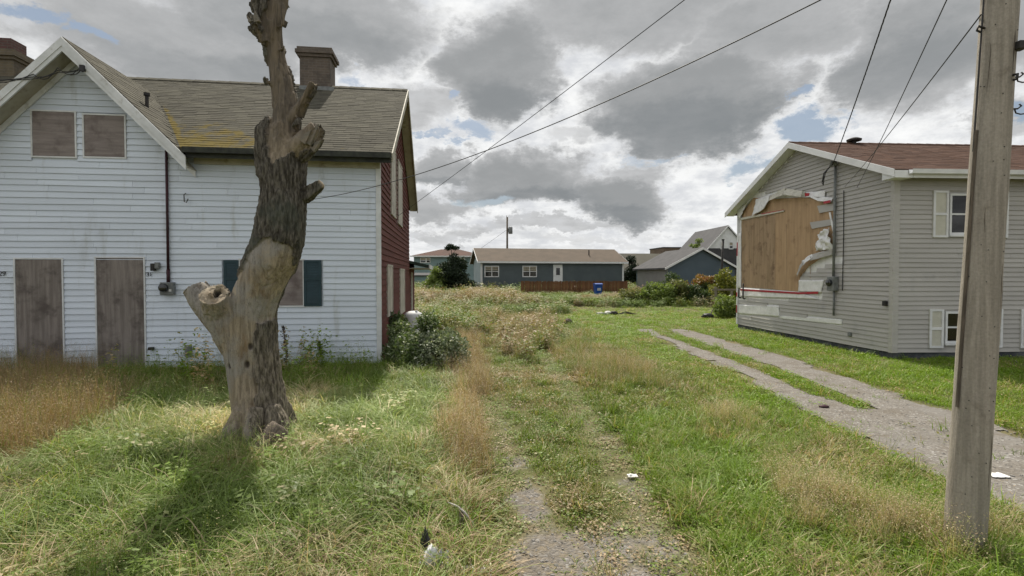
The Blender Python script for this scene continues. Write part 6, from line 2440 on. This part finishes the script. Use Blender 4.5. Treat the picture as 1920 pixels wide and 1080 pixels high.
for nm_, pw in (('wispz', .16), ('wispz2', .12), ('wispz3', .14)):
    m = Z[nm_] & (patch2 > .42)
    choose(m, [(Wi, pw), (Mi, .5), (S, 1 - pw - .5)])
    tint[m] = (.42 + .6 * (patch2 - .5))[m]
    hue[m] = .35
    hs[m] = .85
m = Z['mown'] | inpoly(x, y, strip_w)
choose(m, [(S, .72), (Cl, .25), (Mi, .03)])
tint[m] = (.12 + .8 * (patch - .45))[m]
hue[m] = .08
lum[m] = 1.2
hs[m] = .8
m = (y > 9) & (x > 5.2) & ~Z['verge']        # lawn round the grey house
choose(m, [(S, .74), (Cl, .22), (Mi, .04)])
tint[m] = (.12 + .7 * (patch - .45))[m]
hue[m] = .08
lum[m] = 1.2
hs[m] = .8
# the wild field in front of the fence and bungalow
m = (y > 26.5) & ~((x > 3.0) & (y < 31))
choose(m, [(We, .34), (Se, .26), (Mi, .22), (Fl, .12), (Wi, .06)])
tint[m] = (.28 + 1.6 * (big - .46) + .8 * (patch - .46))[m]
hue[m] = .28
lum[m] = .85
hs[m] = (.42 + .5 * (big - .2))[m]
m = (y > 17) & (y <= 26.5) & (x < .6) & ~Z['midbrown']
choose(m, [(We, .22), (Se, .26), (Mi, .32), (Fl, .2)])
tint[m] = (.26 + 1.1 * (patch - .46))[m]
hue[m] = .3
hs[m] = .6
# behind the back fence: plain grass
m = (x > .2) & (x < 10.5) & (y > 33) & (y < 45.5)
hs[m] = .30
m = y > 46
hs[m] = .9
rd_ = rut_dist(x, y) + .10 * (patch2 - .5)
m = (rd_ < .25) & ((y < 8.5) | ((x > .2) & (y < 14)))
choose(m, [(S, .7), (Cl, .3)])
hs[m] = .5
tint[m] = (.22 + .9 * (patch - .47))[m]
keepp &= ~(m & (nrg.random(n_) < .3))
# bare gravel keeps only a few tufts
gmk = gravel_mask(x, y)
keepp &= nrg.random(n_) > np.clip(gmk * 1.5, 0, .93)
small = gmk > .15
kind = np.where(small & np.isin(kind, (Mi, Fl, Se)), S, kind)
hs = np.where(small, hs * .6, hs)
tint = np.where(small, tint + .25, tint)
keepp &= ~((y < 8) & inpoly(x, y, path_w) & (patch2 < .42) & (nrg.random(n_) < .55))
# thin the long kinds, which cover more ground each
keepp &= ~((kind == Fl) & (nrg.random(n_) < .38)) & ~(np.isin(kind, (Se, Wi)) & (nrg.random(n_) < .35))
far = np.interp(y, [2, 7, 11, 18, 28, 46, 75], [1, 1, 1.12, 1.45, 1.9, 2.6, 3.6])
sxy = far * nrg.uniform(.8, 1.25, n_)
sz = hs * nrg.uniform(.75, 1.25, n_) * np.interp(y, [2, 14, 30, 60], [1, 1.05, 1.15, 1.2])
tall = np.isin(kind, (Se, Wi, We))
sxy = np.where(tall, np.minimum(sxy, 1.0 + (sxy - 1) * .7), sxy)
rot = np.stack([nrg.normal(0, .10, n_), nrg.normal(0, .10, n_), nrg.uniform(0, 6.283, n_)], -1)
P3 = np.stack([x, y, zt(x, y) - .004], -1)
tint = np.clip(tint + nrg.normal(0, np.where(Z['left'], .24, .17), n_), 0, 1)
tint = np.where(kind == Ro, np.minimum(tint, .3), tint)
hue = np.clip(hue + nrg.normal(0, .12, n_), 0, 1)
lum = lum * nrg.uniform(.85, 1.15, n_)
INFO = {S: ('short_grass', 'short green grass covering the lawns and the track'), Mi: ('meadow_grass', 'ankle high tufted grass of the verge and lot'),
        Fl: ('long_grass', 'long flopped silvery green grass round the dead tree'), Se: ('dry_grass', 'tall dry brown seeding grass by the white house and track'),
        Wi: ('wispy_grass', 'fine tan wispy grass heads near the pole and track'), Cl: ('clover', 'low broad leaved clover and weeds among the grass'), We: ('weeds', 'tall leafy weeds before the fence and along the wall'), Ro: ('dock_leaves', 'broad green leaf rosettes scattered through the grass')}
for ki in range(8):
    m = keepp & (kind == ki)
    scatter(INFO[ki][0], COLS[KINDS[ki]], P3[m], rot[m], np.stack([sxy[m], sxy[m], sz[m]], -1), {'tint': tint[m], 'hue': hue[m], 'lum': lum[m]}, INFO[ki][1], 'grass' if ki not in (Cl, We, Ro) else 'weeds')
WC = []
for px, py, rr, nn in ((1480, 935, .16, 26), (1545, 945, .20, 34), (1600, 965, .16, 24), (1520, 985, .16, 20), (1345, 790, .2, 20), (1385, 800, .22, 22), (1690, 1005, .16, 20), (1745, 1000, .16, 22), (1830, 1005, .14, 18), (1775, 1035, .12, 16), (1130, 690, .35, 26), (1190, 700, .3, 20), (1640, 1020, .15, 14), (1455, 900, .14, 14)):
    c_ = gp(px, py)
    for i in range(int(nn * .55)):
        a, q_ = nrg.uniform(0, 6.283), rr * math.sqrt(nrg.random())
        WC.append((c_.x + math.cos(a) * q_, c_.y + math.sin(a) * q_, nrg.uniform(.75, 1.15)))
WC = np.array(WC)
nw = len(WC)
scatter('wispy_clumps', COLS['wisp'], np.stack([WC[:, 0], WC[:, 1], zt(WC[:, 0], WC[:, 1])], -1), np.stack([nrg.normal(0, .12, nw), nrg.normal(0, .12, nw), nrg.uniform(0, 6.28, nw)], -1),
        np.stack([WC[:, 2] * .9, WC[:, 2] * .9, WC[:, 2] * .85], -1), {'tint': nrg.uniform(.55, .95, nw), 'hue': nrg.uniform(.35, .7, nw), 'lum': nrg.uniform(.9, 1.15, nw)}, 'dense clumps of tan wispy grass between track and pole', 'grass')
# small flowers in the verge and lawns
m = keepp & (x > -.5) & (y < 16) & (nrg.random(n_) < np.where(Z['verge'], .008, .004))
scatter('wildflowers', COLS['flower'], P3[m], rot[m], np.ones((m.sum(), 3)), {'tint': tint[m]}, 'scattered small yellow and white flowers in the grass', 'flowers')

# loose stones on the bare track and the driveway
sc_me = []
pc = bpy.data.collections.new('pebbles')
M['pebble'] = mat('pebble', (.30, .285, .265), (.16, .15, .14), 9, .9, .2)
for v_ in range(NVAR):
    bm = bmesh.new()
    bmesh.ops.create_icosphere(bm, subdivisions=1, radius=1)
    for vv in bm.verts:
        vv.co *= 1 + .5 * mnoise.noise(vv.co * 1.3 + Vector((v_ * 7, 0, 0)))
        vv.co.z *= .6
    me = bpy.data.meshes.new('pebble')
    bm.to_mesh(me)
    bm.free()
    me.materials.append(M['pebble'])
    pc.objects.link(bpy.data.objects.new('pebble_%d' % v_, me))
n_ = 60000
yy = nrg.uniform(2.6, 9, n_)
xx = nrg.uniform(-1.5, 10, n_)
on = (inpoly(xx, yy, drive_w) & ~inpoly(xx, yy, strip_w) & (nrg.random(n_) < .16)) | (nrg.random(n_) < np.clip(gravel_mask(xx, yy) * 1.2 - .15, 0, 1))
xx, yy = xx[on], yy[on]
s_ = .004 + .016 * nrg.random(len(xx)) ** 4
zz = zt(xx, yy) + np.where(inpoly(xx, yy, drive_w), .014, .0)
scatter('gravel', pc, np.stack([xx, yy, zz], -1), nrg.uniform(0, 6.28, (len(xx), 3)) * np.array([.05, .05, 1]), np.stack([s_, s_, s_], -1), {'tint': s_}, 'loose grey stones on the bare track and driveway', 'gravel')
